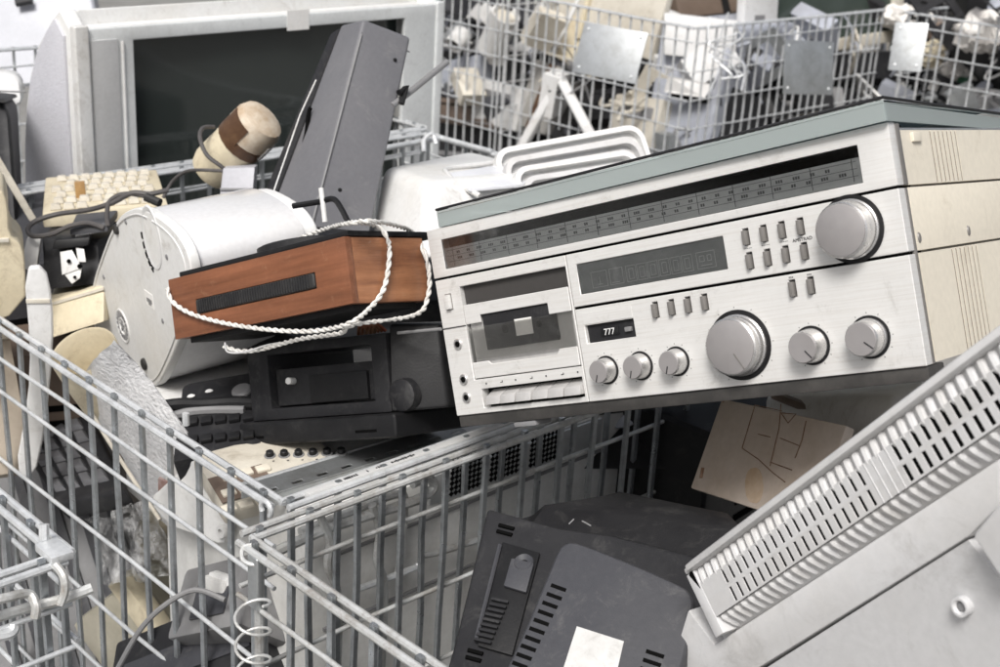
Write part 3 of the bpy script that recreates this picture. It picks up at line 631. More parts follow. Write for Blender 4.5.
# smooth the outline
def smooth_poly(pl, it=2):
    for _ in range(it):
        q = []
        for i in range(len(pl)):
            a, b_ = pl[i], pl[(i + 1) % len(pl)]
            q += [(a[0] * .75 + b_[0] * .25, a[1] * .75 + b_[1] * .25), (a[0] * .25 + b_[0] * .75, a[1] * .25 + b_[1] * .75)]
        pl = q
    return pl
poly = smooth_poly(poly)
sc_ = lambda s: [(cy + (a - cy) * s, cz + (b_ - cz) * s) for a, b_ in poly]
P('end_cover', dr, WHITE, lambda bm: prism(bm, poly, 0, .014, 0), .004, 3)
P('barrel', dr, mat('glossy_white_wrap', (.64, .64, .65), .14, 0, (.62, .60, .57), .4, 8, bump=.35, bscale=9, rvar=.08), lambda bm: prism(bm, sc_(.965), .0142, .155, 0), .0015)
P('rear_cover', dr, WHITE, lambda bm: prism(bm, sc_(.93), .1552, .178, 0), .006, 3)
def spot_(x, y, r, m=HOLE, nm='screw_hole', h=.0012):
    c = onplate(x, y); P(nm, dr, m, lambda bm: lathe(bm, [(0, h), (r * .8, h), (r, h * .6), (r, -.0005)], 18, MT(0, c.y, c.z) @ Matrix.Rotation(R(-90), 4, 'Y')))
P('cover_ridge', dr, WHITE2, lambda bm: tube(bm, [(-.0004, p[0], p[1]) for p in sc_(.93)], .0012, 6))
for k in range(3):
    P('label_plate', dr, PAPER if k == 0 else MGREY, lambda bm: box(bm, -.0006 - k * .0003, .0002, onplate(150, 300).y - .012 + k * .004, onplate(150, 300).y + .016 - k * .006, onplate(150, 300).z - .010 + k * .006, onplate(150, 300).z + .010 - k * .0085))
spot_(117, 229, .0075, RUB, 'rubber_foot', .004); spot_(145, 364, .0085, RUB, 'rubber_foot', .004)
for x, y in ((126, 222), (167, 257), (104, 277), (101, 297), (163, 321), (140, 374)): spot_(x, y, .0035, MGREY)
c = onplate(123, 326)
P('round_vent', dr, WHITE2, lambda bm: (lathe(bm, [(.020, 0), (.022, .0015), (.024, .0015), (.025, 0)], 32, MT(0, c.y, c.z) @ Matrix.Rotation(R(-90), 4, 'Y')), lathe(bm, [(.010, 0), (.011, .0015), (.013, .0015), (.0135, 0)], 26, MT(0, c.y, c.z) @ Matrix.Rotation(R(-90), 4, 'Y'))))
def vslots(bm):
    for k in range(16):
        a = 2 * math.pi * k / 16
        box(bm, -.0016, .0005, -.0019, .0019, .0142, .0195, MT(0, c.y, c.z) @ Matrix.Rotation(a, 4, 'X'))
    for k in range(5): box(bm, -.0012, .0005, -.0014, .0014, .002, .0090, MT(0, c.y, c.z) @ Matrix.Rotation(2 * math.pi * k / 5, 4, 'X'))
P('vent_slot', dr, MGREY, vslots)
c2 = onplate(152, 238); oval = Matrix.Scale(1.35, 4, (0, 0, 1))
P('oval_recess', dr, WHITE2, lambda bm: lathe(bm, [(0, -.001), (.024, -.001), (.028, .0010), (.030, .0010), (.0315, -.001)], 36, MT(0, c2.y, c2.z) @ oval @ Matrix.Rotation(R(-90), 4, 'Y')))
def arcs(bm):
    for k in range(5):
        a = R(200 + k * 16); box(bm, -.0016, .0005, -.0034, .0034, .0310, .0325, MT(0, c2.y, c2.z) @ oval @ Matrix.Rotation(a, 4, 'X'))
        box(bm, -.0012, .0005, -.0030, .0030, .0350, .0365, MT(0, c2.y, c2.z) @ oval @ Matrix.Rotation(a, 4, 'X'))
P('arc_slot', dr, HOLE, arcs)

# ---------------------------------------------------------------- black equipment case under the player
BF = frame((-.2868, 1.4788, .9333), (-14.59, -18.96, -29.68))
bc = thing('equipment_case', 'bulky black plastic case with a recessed front under the wooden record player', 'equipment case', BF)
BL, BD, BH = .215, .16, .105
q = lambda x, y, off=0: BF.hit(x, y, 1, off)
f0, f1, f2, f3 = q(278, 358), q(364, 345), q(366, 408), q(304, 410)
P('housing', bc, BLACK2, lambda bm: plate(bm, 0, BL * .99, .016, BH, 0, BD, [(q(268, 370).x, q(372, 370).x, q(320, 405).z, BH - .012)]), .003)
P('front_flap', bc, BLACK2, lambda bm: box(bm, q(268, 370).x + .003, q(372, 370).x - .002, .010, .016, q(320, 405).z + .002, BH - .030), .001)
P('inner_flap', bc, BLACK, lambda bm: box(bm, q(306, 380).x, q(364, 380).x, .005, .0098, q(320, 405).z + .003, BH - .040), .001)
P('base_skirt', bc, BLACK, lambda bm: box(bm, -.010, BL + .012, -.014, BD, -.012, .0155), .005, 3)
P('side_block', bc, BLACK, lambda bm: hexa(bm, [(BL * .995, -.004, .0158), (BL + .055, .03, .0158), (BL + .055, BD, .0158), (BL * .995, BD, .0158), (BL * .995, .006, BH + .01), (BL + .045, .04, BH + .005), (BL + .045, BD, BH + .005), (BL * .995, BD, BH + .01)]), .005, 3)
P('corner_boss', bc, BLACK2, lambda bm: lathe(bm, [(.0, .003), (.015, .003), (.018, .001), (.019, -.01)], 20, MT(BL + .012, .002, .034) @ RX90))
P('white_button', bc, WHITE, lambda bm: tube(bm, [q(294, 381, .010), q(288, 381, -.002)], .0042, 12), .001)
P('lower_slot', bc, HOLE, lambda bm: box(bm, .010, .030, -.0148, -.0141, -.004, -.001))
P('lower_slot', bc, HOLE, lambda bm: box(bm, BL - .045, BL - .015, -.0148, -.0141, -.004, -.001))
P('spindle', bc, MGREY, lambda bm: tube(bm, [BF.loc(at(398, 333, 1.50)), BF.loc(at(441, 329, 1.455))], .0018, 8))
P('coloured_wires', bc, mat('copper_coil', (.35, .10, .05), .4, .5, (.55, .4, .25), .8, 60), lambda bm: [tube(bm, smooth_path([(BL * .62 + k * .006, .05, BH + .001), (BL * .66 + k * .006, .045, BH + .012), (BL * .72 + k * .005, .05, BH + .003)], 5), .0022, 6) for k in range(5)])
cbl = P('loose_loop', bc, mat('clear_wire', (.5, .5, .5), .3), lambda bm: tube(bm, smooth_path([BF.loc(at(*p)) for p in ((225, 343, 1.53), (228, 352, 1.52), (245, 352, 1.52), (268, 345, 1.51), (292, 342, 1.5))], 6), .0012, 6))

# ---------------------------------------------------------------- silver television
KF = frame((0, 0, 0), (0, 0, -45))
TF = frame(KF.M @ KF.hit(75, 182, 0, -2.300), (0, 0, 46))
tv = thing('television', 'big silver widescreen tube television with a dark screen behind the heap', 'television', TF)
t_ = lambda x, y, off=0: TF.hit(x, y, 1, off)
zt = t_(90, 27).z; TWd = t_(438, 60).x; zb = -.22
sx0, sx1, sz1 = t_(136, 100).x, t_(404, 60).x, t_(137, 40).z
P('front_frame', tv, SILV, lambda bm: plate(bm, t_(91, 100).x, TWd - .012, zb, zt - .004, 0, .0130, [(sx0, sx1, zb + .10, sz1)]), .004)
P('side_rib', tv, WHITE2, lambda bm: box(bm, t_(76, 100).x, t_(90.5, 100).x, -.008, .012, zb, zt + .004), .005, 3)
P('side_rib', tv, SILV, lambda bm: box(bm, TWd - .0118, TWd + .012, -.004, .07, zb, zt + .002), .006, 3)
gx0, gx1 = t_(93, 100).x, t_(120, 100).x
P('speaker_strip', tv, mat('strip_grey', (.50, .50, .50), .5, .2), lambda bm: box(bm, gx0, gx1, -.0035, .002, zb + .01, t_(100, 40).z), .0015)
P('thin_rail', tv, WHITE2, lambda bm: box(bm, t_(123.5, 100).x, t_(125.5, 100).x, -.004, .002, zb + .01, sz1), .001)
def tube_face(bm):
    n, m2 = 14, 10; gx = [[None] * (m2 + 1) for _ in range(n + 1)]
    for i in range(n + 1):
        for j in range(m2 + 1):
            u, v = i / n, j / m2
            gx[i][j] = bm.verts.new((sx0 - .004 + (sx1 - sx0 + .008) * u, .034 - .016 * (1 - (2 * u - 1) ** 2) * (1 - .5 * (2 * v - 1) ** 2), zb + .096 + (sz1 - zb - .092) * v))
    for i in range(n):
        for j in range(m2): bm.faces.new((gx[i][j], gx[i + 1][j], gx[i + 1][j + 1], gx[i][j + 1]))
P('screen', tv, DARKSCR, tube_face)
sp_ = lambda x, y: (lambda p: (p.y, p.z))(TF.hit(x, y, 0, t_(76, 100).x + .001))
prof = [(.0135, zb)] + [(.0135, zt - .002)] + [sp_(*p) for p in ((59, 10), (50, 22), (38, 45), (30, 75), (26, 105), (24, 140), (24, 175))]
prof += [(prof[-1][0] + .02, zb)]
ymax = max(p[0] for p in prof)
P('cabinet', tv, WHITE, lambda bm: prism(bm, [(p[0] + (.03 if i < 2 else 0), p[1]) for i, p in enumerate(prof)], t_(76, 100).x + .034, TWd - .03, 0), .006, 3)
P('side_shell', tv, WHITE, lambda bm: prism(bm, prof, t_(76, 100).x + .002, t_(76, 100).x + .0335, 0), .004, 3)
P('side_shell', tv, WHITE, lambda bm: prism(bm, prof, TWd - .0295, TWd + .004, 0), .004, 3)
P('top_cover', tv, WHITE, lambda bm: box(bm, t_(76, 100).x + .034, TWd - .03, .0135, .0430, sz1 + .012, zt - .003), .002)
gp = [((p[0] - .0135) * .86 + .028, (p[1] - zb) * .96 + zb + .004) for p in prof]
P('side_grille', tv, PERF, lambda bm: prism(bm, gp, t_(76, 100).x - .004, t_(76, 100).x + .0018, 0), .001)
P('rear_hump', tv, SILV, lambda bm: hexa(bm, [(.12, ymax * .6, zb), (TWd - .12, ymax * .6, zb), (TWd - .3, ymax + .32, zb), (.3, ymax + .32, zb), (.12, ymax * .6, zt - .06), (TWd - .12, ymax * .6, zt - .06), (TWd - .3, ymax + .32, zt - .18), (.3, ymax + .32, zt - .18)]), .02, 3)
P('sticker', tv, PAPER, lambda bm: box(bm, t_(287, 20).x, t_(309, 20).x, -.0008, -.0001, t_(298, 20).z - .02, t_(298, 20).z + .02))

# ---------------------------------------------------------------- grey loudspeaker
c0 = at(330, 150, 1.95); SPF = frame(c0)
def LW(F_, *p): return F_.loc(at(*p))
s = lambda *p: LW(SPF, *p)
spk = thing('loudspeaker', 'tall tapered grey plastic loudspeaker leaning in front of the television', 'loudspeaker', SPF)
P('cabinet', spk, SPKG, lambda bm: hexa(bm, [s(270, 212, 1.93), s(311, 228, 1.85), s(370, 234, 1.90), s(335, 222, 1.99), s(341, 25, 2.03), s(363, 19, 1.95), s(411, 38, 2.00), s(389, 32, 2.08)]), .006, 3)
P('baffle', spk, BLACK2, lambda bm: hexa(bm, [s(255, 214, 1.96), s(268, 214, 1.94), s(333, 224, 2.0), s(320, 222, 2.03), s(330, 34, 2.05), s(339, 28, 2.04), s(387, 35, 2.09), s(378, 40, 2.11)]), .003)
P('baffle_edge', spk, WHITE2, lambda bm: tube(bm, [s(268, 208, 1.925), s(300, 115, 1.965), s(316, 80, 1.99)], .0011, 6))
P('hanging_slot', spk, HOLE, lambda bm: tube(bm, smooth_path([s(311, 108, 1.962), s(309, 112, 1.96), s(306, 135, 1.952), s(301, 152, 1.945)], 4), .0032, 6))
P('top_seam', spk, DGREY, lambda bm: tube(bm, [s(341.5, 38, 2.012), s(361.5, 33, 1.946), s(409.5, 52, 1.996)], .0009, 5))
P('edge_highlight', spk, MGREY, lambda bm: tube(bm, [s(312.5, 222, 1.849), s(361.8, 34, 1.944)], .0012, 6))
for x, y, d_ in ((340, 190, 1.862), (395, 60, 1.975)): P('cover_screw', spk, BLACK, lambda bm: lathe(bm, [(0, .002), (.0022, .0015), (.003, 0)], 12, Matrix.Translation(s(x, y, d_)) @ RX90))
ar = P('stay_arm', spk, MGREY, lambda bm: tube(bm, [s(392, 106, 1.96), s(410, 92, 1.99), s(447, 62, 2.05)], .0048, 10))
P('arm_clamp', ar, BLACK, lambda bm: tube(bm, [s(399, 93, 1.96), s(406, 86, 1.97), s(401, 104, 1.965)], .005, 8))

# ---------------------------------------------------------------- cream canister with brown tape
ax0, ax1 = at(206, 176, 2.10), at(266, 116, 2.03)
CN = Frame(MT(*ax0) @ (ax1 - ax0).to_track_quat('Z', 'Y').to_matrix().to_4x4()); LN = (ax1 - ax0).length
cn_ = thing('canister', 'cream canister with brown tape round its end in front of the television', 'canister', CN)
P('shell', cn_, CREAM2, lambda bm: lathe(bm, [(0, 0), (.020, .003), (.033, .012), (.0375, .026), (.0375, LN * .62), (0, LN * .62)], 40))
P('tape_band', cn_, TAPE, lambda bm: lathe(bm, [(.034, LN * .56), (.0392, LN * .57), (.0392, LN * .68), (.037, LN * .69), (0, LN * .69)], 18))
P('paper_wrap', cn_, PAPER, lambda bm: lathe(bm, [(.0398, LN * .64), (.0402, LN * .65), (.0402, LN * .80), (.0398, LN * .81)], 14, Matrix.Rotation(R(200), 4, 'Z'), arc=math.pi * .8) if False else prism(bm, [(.0405 * math.cos(R(a)), .0405 * math.sin(R(a))) for a in range(-40, 31, 10)] + [(.0388 * math.cos(R(a)), .0388 * math.sin(R(a))) for a in range(30, -41, -10)], LN * .63, LN * .81, 2, Matrix.Rotation(R(-60), 4, 'Z')))
P('wrapped_end', cn_, mat('stained_wrap', (.62, .55, .45), .6, 0, (.30, .18, .08), .95, 16, cover=.5, bump=.2, bscale=60), lambda bm: lathe(bm, [(.0385, LN * .69), (.0392, LN * .72), (.0385, LN * .88), (.034, LN * .95), (.02, LN), (0, LN * 1.0)], 18))
P('torn_patch', cn_, TAPE, lambda bm: prism(bm, [(.0400 * math.cos(R(a)), .0400 * math.sin(R(a))) for a in range(-30, 41, 10)] + [(.0385 * math.cos(R(a)), .0385 * math.sin(R(a))) for a in range(40, -31, -10)], LN * .66, LN * .88, 2, Matrix.Rotation(R(150), 4, 'Z')))
P('lead', cn_, GREYRUB, lambda bm: tube(bm, smooth_path([CN.loc(at(*p)) for p in ((214, 127, 2.05), (203, 128, 2.03), (200, 138, 2.01), (207, 155, 2.0), (222, 167, 2.0), (226, 173, 2.02))], 6), .0032, 8))
lead2 = P('lead', cn_, GREYRUB, lambda bm: tube(bm, smooth_path([CN.loc(at(*p)) for p in ((224, 171, 2.0), (200, 170, 2.0), (185, 172, 2.03), (172, 182, 2.05), (163, 198, 2.05))], 6), .0026, 8))
def hx(name, label, cat, pts, material, pname='body', bevel=.003, thickpts=None, seg=2):
    c = sum((at(*p) for p in pts), V()) / len(pts); F_ = frame(c); t = thing(name, label, cat, F_)
    P(pname, t, material, lambda bm: hexa(bm, [F_.loc(at(*p)) for p in pts]), bevel, seg); return t, F_
def slab(name, label, cat, o, xp, zp, th, material, bevel=.003, pname='body', group=None, extra=None):
    """flat or boxy item: o, xp, zp = (px, py, depth) of its front lower left, lower right and upper left corners"""
    F_ = frame3(at(*o), at(*xp), at(*zp)); t = thing(name, label, cat, F_, group)
    L_ = F_.loc(at(*xp)).x; H2 = F_.loc(at(*zp)).z
    P(pname, t, material, lambda bm: box(bm, 0, L_, 0, th, 0, H2), bevel)
    return t, F_, L_, H2
t, F_ = hx('power_adapter', 'small grey block standing beside the cream canister', 'adapter', [(219, 202, 1.98), (252, 203, 1.97), (256, 200, 2.05), (224, 200, 2.06), (223, 168, 1.99), (255, 167, 1.98), (258, 164, 2.06), (226, 165, 2.07)], mat('adapter_grey', (.42, .42, .45), .5, 0, (.3, .3, .32), .5, 12))
P('seam', t, MGREY, lambda bm: hexa(bm, [F_.loc(at(*p)) for p in [(220, 190, 1.979), (253, 190, 1.969), (256, 190, 2.05), (224, 190, 2.06), (220, 188, 1.979), (253, 188, 1.969), (256, 188, 2.05), (224, 188, 2.06)]]))

# ---------------------------------------------------------------- cream keyboard
t, F_, L_, H2 = slab('keyboard', 'old cream computer keyboard lying behind the drum', 'keyboard', (42, 214, 2.08), (168, 204, 2.13), (24, 179, 2.35), .022, CREAM2, .004, 'case')
KC = finish((lambda bm: (hexa(bm, [(-.0085, 0, -.0085), (.0085, 0, -.0085), (.0085, 0, .0085), (-.0085, 0, .0085), (-.0065, -.009, -.006), (.0065, -.009, -.006), (.0065, -.009, .0075), (-.0065, -.009, .0075)]), bm)[1])(B()), 'keycap', CREAM3, .001, 1)
nk = int((L_ - .02) / .0195)
for r_ in range(6):
    for k in range(nk):
        if (r_, k) in ((2, 1), (2, 2), (4, 0), (0, 3)): continue
        part('keycap', KC, None, t, loc=(.020 + k * .0195 + (r_ % 3) * .004, -.0003, .025 + r_ * (H2 - .06) / 5.2), rot=(random.uniform(-.05, .05), 0, random.uniform(-.05, .05)))
P('broken_tab', t, TAN, lambda bm: box(bm, .05, .066, -.026, .002, .10, .112), .002)

# ---------------------------------------------------------------- opened printer with its mechanism
c0 = at(70, 290, 1.86); OF = frame(c0); o_ = lambda x, y, d: LW(OF, x, y, d + .13)
opn = thing('opened_printer', 'opened cream printer showing its black mechanism beside the drum', 'printer', OF)
P('base_tray', opn, CREAM2, lambda bm: hexa(bm, [o_(30, 345, 1.83), (o_(104, 322, 1.78)), o_(150, 300, 2.0), o_(60, 318, 2.05), o_(48, 301, 1.83), o_(104, 285, 1.79), o_(150, 262, 2.0), o_(60, 275, 2.05)]), .004)
P('tray_groove', opn, CREAM3, lambda bm: hexa(bm, [o_(50, 306, 1.825), o_(104, 290, 1.785), o_(106, 289, 1.80), o_(52, 305, 1.84), o_(50, 303, 1.825), o_(104, 287, 1.785), o_(106, 286, 1.80), o_(52, 302, 1.84)]))
P('chassis', opn, BLACK2, lambda bm: hexa(bm, [o_(45, 290, 1.86), o_(100, 284, 1.85), o_(140, 262, 2.02), o_(60, 270, 2.06), o_(42, 238, 1.88), o_(98, 240, 1.87), o_(140, 218, 2.04), o_(60, 215, 2.08)]), .004)
P('carriage', opn, BLACK, lambda bm: hexa(bm, [o_(52, 250, 1.83), o_(88, 246, 1.83), o_(92, 240, 1.9), o_(58, 240, 1.9), o_(54, 240, 1.83), o_(90, 237, 1.83), o_(92, 230, 1.9), o_(58, 231, 1.9)]), .003)
P('gear_block', opn, DGREY, lambda bm: hexa(bm, [o_(70, 236, 1.85), o_(108, 232, 1.84), o_(118, 218, 1.94), o_(76, 222, 1.95), o_(70, 228, 1.85), o_(108, 222, 1.84), o_(118, 210, 1.94), o_(76, 214, 1.95)]), .003)
brk = P('bracket', opn, WHITE2, lambda bm: [hexa(bm, [o_(a0, b0_, 1.818), o_(a1, b1, 1.816), o_(a1, b1, 1.823), o_(a0, b0_, 1.825), o_(c0_, d0, 1.82), o_(c1, d1, 1.818), o_(c1, d1, 1.825), o_(c0_, d0, 1.827)]) for a0, b0_, a1, b1, c0_, d0, c1, d1 in ((62, 275, 82, 268, 60, 252, 72, 250), (72, 284, 80, 278, 64, 274, 82, 267), (78, 262, 86, 262, 76, 248, 84, 249))], .0008)
for x, y, r_ in ((69, 261, .003), (80, 266, .0035), (75, 277, .0022)): P('gear_hole', brk, HOLE, lambda bm: lathe(bm, [(0, .002), (r_, .002), (r_, 0)], 12, Matrix.Translation(o_(x, y, 1.815)) @ RX90))
for k in range(9): P('contact_strip', opn, MGREY, lambda bm: tube(bm, [o_(76 + k * 2.4, 236 - k * .4, 1.845), o_(92 + k * 2.4, 222 - k * .4, 1.93)], .0011, 5))
P('lid_flap', opn, CREAM3, lambda bm: hexa(bm, [o_(30, 222, 1.9), o_(37, 219, 1.9), o_(37, 219, 2.1), o_(30, 222, 2.1), o_(-18, 142, 1.86), o_(-4, 150, 1.86), o_(-4, 150, 2.06), o_(-18, 142, 2.06)]), .003)
P('lid_inside', opn, BROWN, lambda bm: hexa(bm, [o_(37.5, 222, 1.905), o_(41, 226, 1.91), o_(41, 226, 2.09), o_(37.5, 222, 2.1), o_(-3, 155, 1.87), o_(0, 162, 1.87), o_(0, 162, 2.05), o_(-3, 155, 2.05)]), .001)
P('paper_guide', opn, WHITE2, lambda bm: hexa(bm, [o_(20, 268, 1.84), o_(36, 272, 1.84), o_(38, 268, 1.9), o_(22, 266, 1.9), o_(27, 238, 1.86), o_(41, 238, 1.86), o_(42, 236, 1.9), o_(28, 236, 1.9)]), .002)
P('power_lead', opn, GREYRUB, lambda bm: tube(bm, smooth_path([o_(*p) for p in ((168, 190, 1.84), (150, 194, 1.83), (132, 193, 1.83), (112, 203, 1.84), (88, 210, 1.86), (58, 214, 1.87), (36, 221, 1.86), (28, 229, 1.85), (33, 236, 1.84), (52, 234, 1.84), (70, 226, 1.84), (88, 223, 1.84), (104, 228, 1.84))], 7), .0038, 8))
P('power_lead', opn, GREYRUB, lambda bm: tube(bm, smooth_path([o_(*p) for p in ((160, 202, 1.83), (144, 196, 1.83), (124, 194, 1.835), (110, 201, 1.84), (107, 214, 1.84), (108, 226, 1.84))], 7), .0034, 8))
P('plug_sleeve', opn, RUB, lambda bm: tube(bm, [o_(146, 197, 1.828), o_(160, 203, 1.822)], .0065, 10))

# ---------------------------------------------------------------- cream shells on the left edge
c0 = at(10, 260, 1.75)
def shell(name, label, cat, pts, d, th, material, yaw=10, bevel=.004):
    F_ = frame(at(*pts[0], d), (0, 0, yaw)); t = thing(name, label, cat, F_)
    P('shell', t, material, lambda bm: prism(bm, smooth_poly([(F_.hit(*p).x, F_.hit(*p).z) for p in pts], 1), 0, th), bevel, 3)
    return t, F_
t, F_ = shell('cream_housing', 'tall stepped cream plastic housing at the left edge', 'plastic housing', [(-40, 180), (2, 188), (8, 205), (9, 236), (20, 243), (25, 258), (26, 310), (-40, 335)], 1.80, .10, CREAM2, 20)
P('step_ridge', t, CREAM3, lambda bm: box(bm, F_.hit(-30, 240).x, F_.hit(9, 240).x, -.004, .002, F_.hit(0, 242).z, F_.hit(0, 238).z), .001)
t, F_ = shell('pale_strip', 'pale plastic strip standing upright behind the cage rim on the left', 'plastic strip', [(23, 268), (44, 266), (52, 300), (53, 345), (45, 430), (34, 480), (14, 475), (28, 400), (30, 345)], 1.765, .012, WHITE2, 12)
P('fold', t, CREAM3, lambda bm: box(bm, F_.hit(26, 300).x, F_.hit(50, 300).x, -.002, .001, F_.hit(36, 303).z, F_.hit(36, 299).z), .0008)
t, F_, L_, H2 = slab('tan_board', 'faded tan board behind the pale upright strip', 'board', (-30, 480, 1.86), (34, 470, 1.9), (-20, 300, 1.95), .02, mat('faded_tan_board', (.36, .31, .25), .6, 0, (.24, .2, .16), .6, 8), .003)
P('batten', t, CREAM3, lambda bm: box(bm, 0, L_, -.008, -.0002, H2 * .75, H2 * .8), .002)

# ---------------------------------------------------------------- white device and trays behind the receiver
c0 = at(440, 200, 2.05); WD_ = frame(c0); o2 = lambda *p: LW(WD_, *p)
wv = thing('white_appliance', 'rounded white appliance with a sunken tray behind the silver receiver', 'appliance', WD_)
P('housing', wv, WHITE, lambda bm: hexa(bm, [o2(366, 255, 1.95), o2(430, 262, 1.80), o2(560, 250, 2.0), o2(470, 240, 2.25), o2(382, 166, 2.02), o2(428, 182, 1.88), o2(560, 172, 2.05), o2(470, 150, 2.35)]), .022, 5)
P('tray_rim', wv, WHITE2, lambda bm: [tube(bm, smooth_path([o2(446, 172, 1.98), o2(452, 168, 2.02), o2(520, 160, 2.12)], 4), .004, 8), tube(bm, smooth_path([o2(446, 172, 1.98), o2(455, 182, 1.93), o2(480, 196, 1.9)], 4), .004, 8)])
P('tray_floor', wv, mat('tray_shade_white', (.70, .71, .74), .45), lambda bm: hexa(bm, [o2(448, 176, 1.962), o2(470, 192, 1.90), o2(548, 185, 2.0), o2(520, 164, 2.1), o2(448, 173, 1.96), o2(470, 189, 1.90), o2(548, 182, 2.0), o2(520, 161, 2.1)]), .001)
TLAB = ['front tray of the nested white plastic trays behind the receiver lid', 'second of the nested white trays behind the receiver lid', 'third of the nested white trays behind the receiver lid', 'rearmost and tallest of the nested white plastic trays']
for k in range(4):
    dz = k * .028; dd = .035 * k
    F_ = frame3(at(528 - k * 8, 204 - k * 3, 1.93 + dd), at(640 + k * 4, 187 - k * 7, 2.03 + dd), at(530 - k * 7, 182 - k * 10, 1.95 + dd))
    t = thing('plastic_tray', TLAB[k], 'plastic tray', F_, 'nested white trays')
    L_ = F_.loc(at(640 + k * 4, 187 - k * 7, 2.03 + dd)).x; H2 = F_.loc(at(530 - k * 7, 182 - k * 10, 1.95 + dd)).z + .006
    def trayrim(bm):
        out = rounded(0, L_, -.12, H2, .026, 6); inn = rounded(.008, L_ - .008, -.112, H2 - .008, .019, 6)
        prism(bm, out, .006, .009)
        n = len(out); a = [bm.verts.new((p[0], -.007, p[1])) for p in out]; b_ = [bm.verts.new((p[0], -.007, p[1])) for p in inn]; c_ = [bm.verts.new((p[0], .0058, p[1])) for p in out]; d_ = [bm.verts.new((p[0], .0058, p[1])) for p in inn]
        for i in range(n):
            j = (i + 1) % n
            bm.faces.new((a[i], a[j], b_[j], b_[i])); bm.faces.new((a[i], c_[i], c_[j], a[j])); bm.faces.new((b_[i], b_[j], d_[j], d_[i]))
    P('tray', t, WHITE if k % 2 else MONW, trayrim, 0)
    P('inner_ledge', t, WHITE2, lambda bm: tube(bm, [(p[0], -.0035, p[1]) for p in rounded(.020, L_ - .02, -.10, H2 - .019, .014, 6)], .0028, 6))

# ---------------------------------------------------------------- things seen through the first cage
def bd(x, y, m): return (KF.M @ KF.hit(x, y, 1, .716 + m) - CAM).dot(FW)      # depth just behind the near left side of the first cage
kq = [at(*p) for p in [(x, y, bd(x, y, m_)) for x, y, m_ in ((56, 504, .03), (124, 490, .07), (80, 398, .22), (6, 420, .16))]]
KPF = frame(kq[0]); kq = [KPF.loc(p) for p in kq]; kn_ = (kq[1] - kq[0]).cross(kq[3] - kq[0]).normalized()
if (KPF.M.to_3x3() @ kn_).dot(FW) > 0: kn_ = -kn_
def kp(u, v, n_): return kq[0] * (1 - u) * (1 - v) + kq[1] * u * (1 - v) + kq[2] * u * v + kq[3] * (1 - u) * v + kn_ * n_
t = thing('black_keypad', 'black numeric keypad seen through the cage bars', 'keypad', KPF)
P('case', t, BLACK2, lambda bm: hexa(bm, [kp(*c, -.03) for c in ((0, 0), (1, 0), (1, 1), (0, 1))] + [kp(*c, 0) for c in ((0, 0), (1, 0), (1, 1), (0, 1))]), .006, 3)
for r_ in range(6):
    for k in range(4):
        u0, u1, v0, v1 = .09 + k * .208, .09 + k * .208 + .165, .10 + r_ * .138, .10 + r_ * .138 + .100
        P('keycap', t, mat('charcoal_key', (.13, .13, .138), .35, 0, (.2, .2, .205), .6, 30), lambda bm: hexa(bm, [kp(u0, v0, .0002), kp(u1, v0, .0002), kp(u1, v1, .0002), kp(u0, v1, .0002), kp(u0 + .02, v0 + .015, .007), kp(u1 - .02, v0 + .015, .007), kp(u1 - .02, v1 - .008, .007), kp(u0 + .02, v1 - .008, .007)]), .0012)
# cup and foil sleeve
c0 = at(140, 430, 1.64); FF = frame(c0); f_ = lambda *p: LW(FF, *p)
foil = thing('foil_sleeve', 'crinkled silver foil sleeve with a cream cup end behind the cage bars', 'foil sleeve', FF)
cupax = (at(108, 392, 1.79) - at(84, 350, 1.735)).normalized()
CM = FF.I @ (MT(*at(84, 352, 1.735)) @ cupax.to_track_quat('Z', 'Y').to_matrix().to_4x4())
P('cup', foil, CREAM2, lambda bm: lathe(bm, [(.037, .10), (.041, .05), (.0425, .0), (.0415, -.003), (.0395, 0), (.037, .05), (.033, .09), (0, .092)], 44, CM @ Matrix.Rotation(R(0), 4, 'X')))
def foilb(bm):
    A = [(x, y, bd(x, y, m_)) for x, y, m_ in ((114, 341, .02), (140, 368, .045), (170, 408, .06), (200, 452, .075), (214, 478, .085))]
    Bq = [(x, y, bd(x, y, m_)) for x, y, m_ in ((78, 382, .05), (98, 420, .055), (120, 455, .06), (142, 490, .07), (158, 515, .08))]
    rows = []
    for a, b_ in zip(A, Bq):
        row = []
        for j in range(15):
            u = j / 14; p = at(*a).lerp(at(*b_), u) - FW * (.012 * math.sin(math.pi * u)) ; row.append(p)
        rows.append(row)
    fine = []
    for j in range(15):
        fine.append(smooth_path([r_[j] for r_ in rows], 8))
    g = [[bm.verts.new(FF.loc(p) + V((random.uniform(-1, 1), random.uniform(-1, 1), random.uniform(-1, 1))) * .0015) for p in colm] for colm in fine]
    for i in range(len(g) - 1):
        for j in range(len(g[0]) - 1): bm.faces.new((g[i][j], g[i + 1][j], g[i + 1][j + 1], g[i][j + 1]))
    back = [[bm.verts.new(FF.loc(p + FW * .004)) for p in colm] for colm in fine]
    for i in range(len(g) - 1):
        for j in range(len(g[0]) - 1): bm.faces.new((back[i][j], back[i][j + 1], back[i + 1][j + 1], back[i + 1][j]))
P('foil', foil, FOIL, foilb)
P('edge_piping', foil, CREAM3, lambda bm: tube(bm, smooth_path([f_(*p) for p in [(x, y, bd(x, y, .045)) for x, y in ((62, 360), (68, 372), (76, 386), (98, 424), (120, 459), (142, 493), (160, 520))]], 6), .0026, 8))
def bracket_end(bm):
    prism(bm, smooth_poly([(FE.hit(*p).x, FE.hit(*p).z) for p in ((168, 482), (196, 455), (222, 470), (228, 500), (229, 535), (222, 545), (205, 538), (168, 525), (148, 500))], 1), 0, .010)
FE = frame(at(190, 500, bd(190, 500, .045)), (-8, 0, -40))
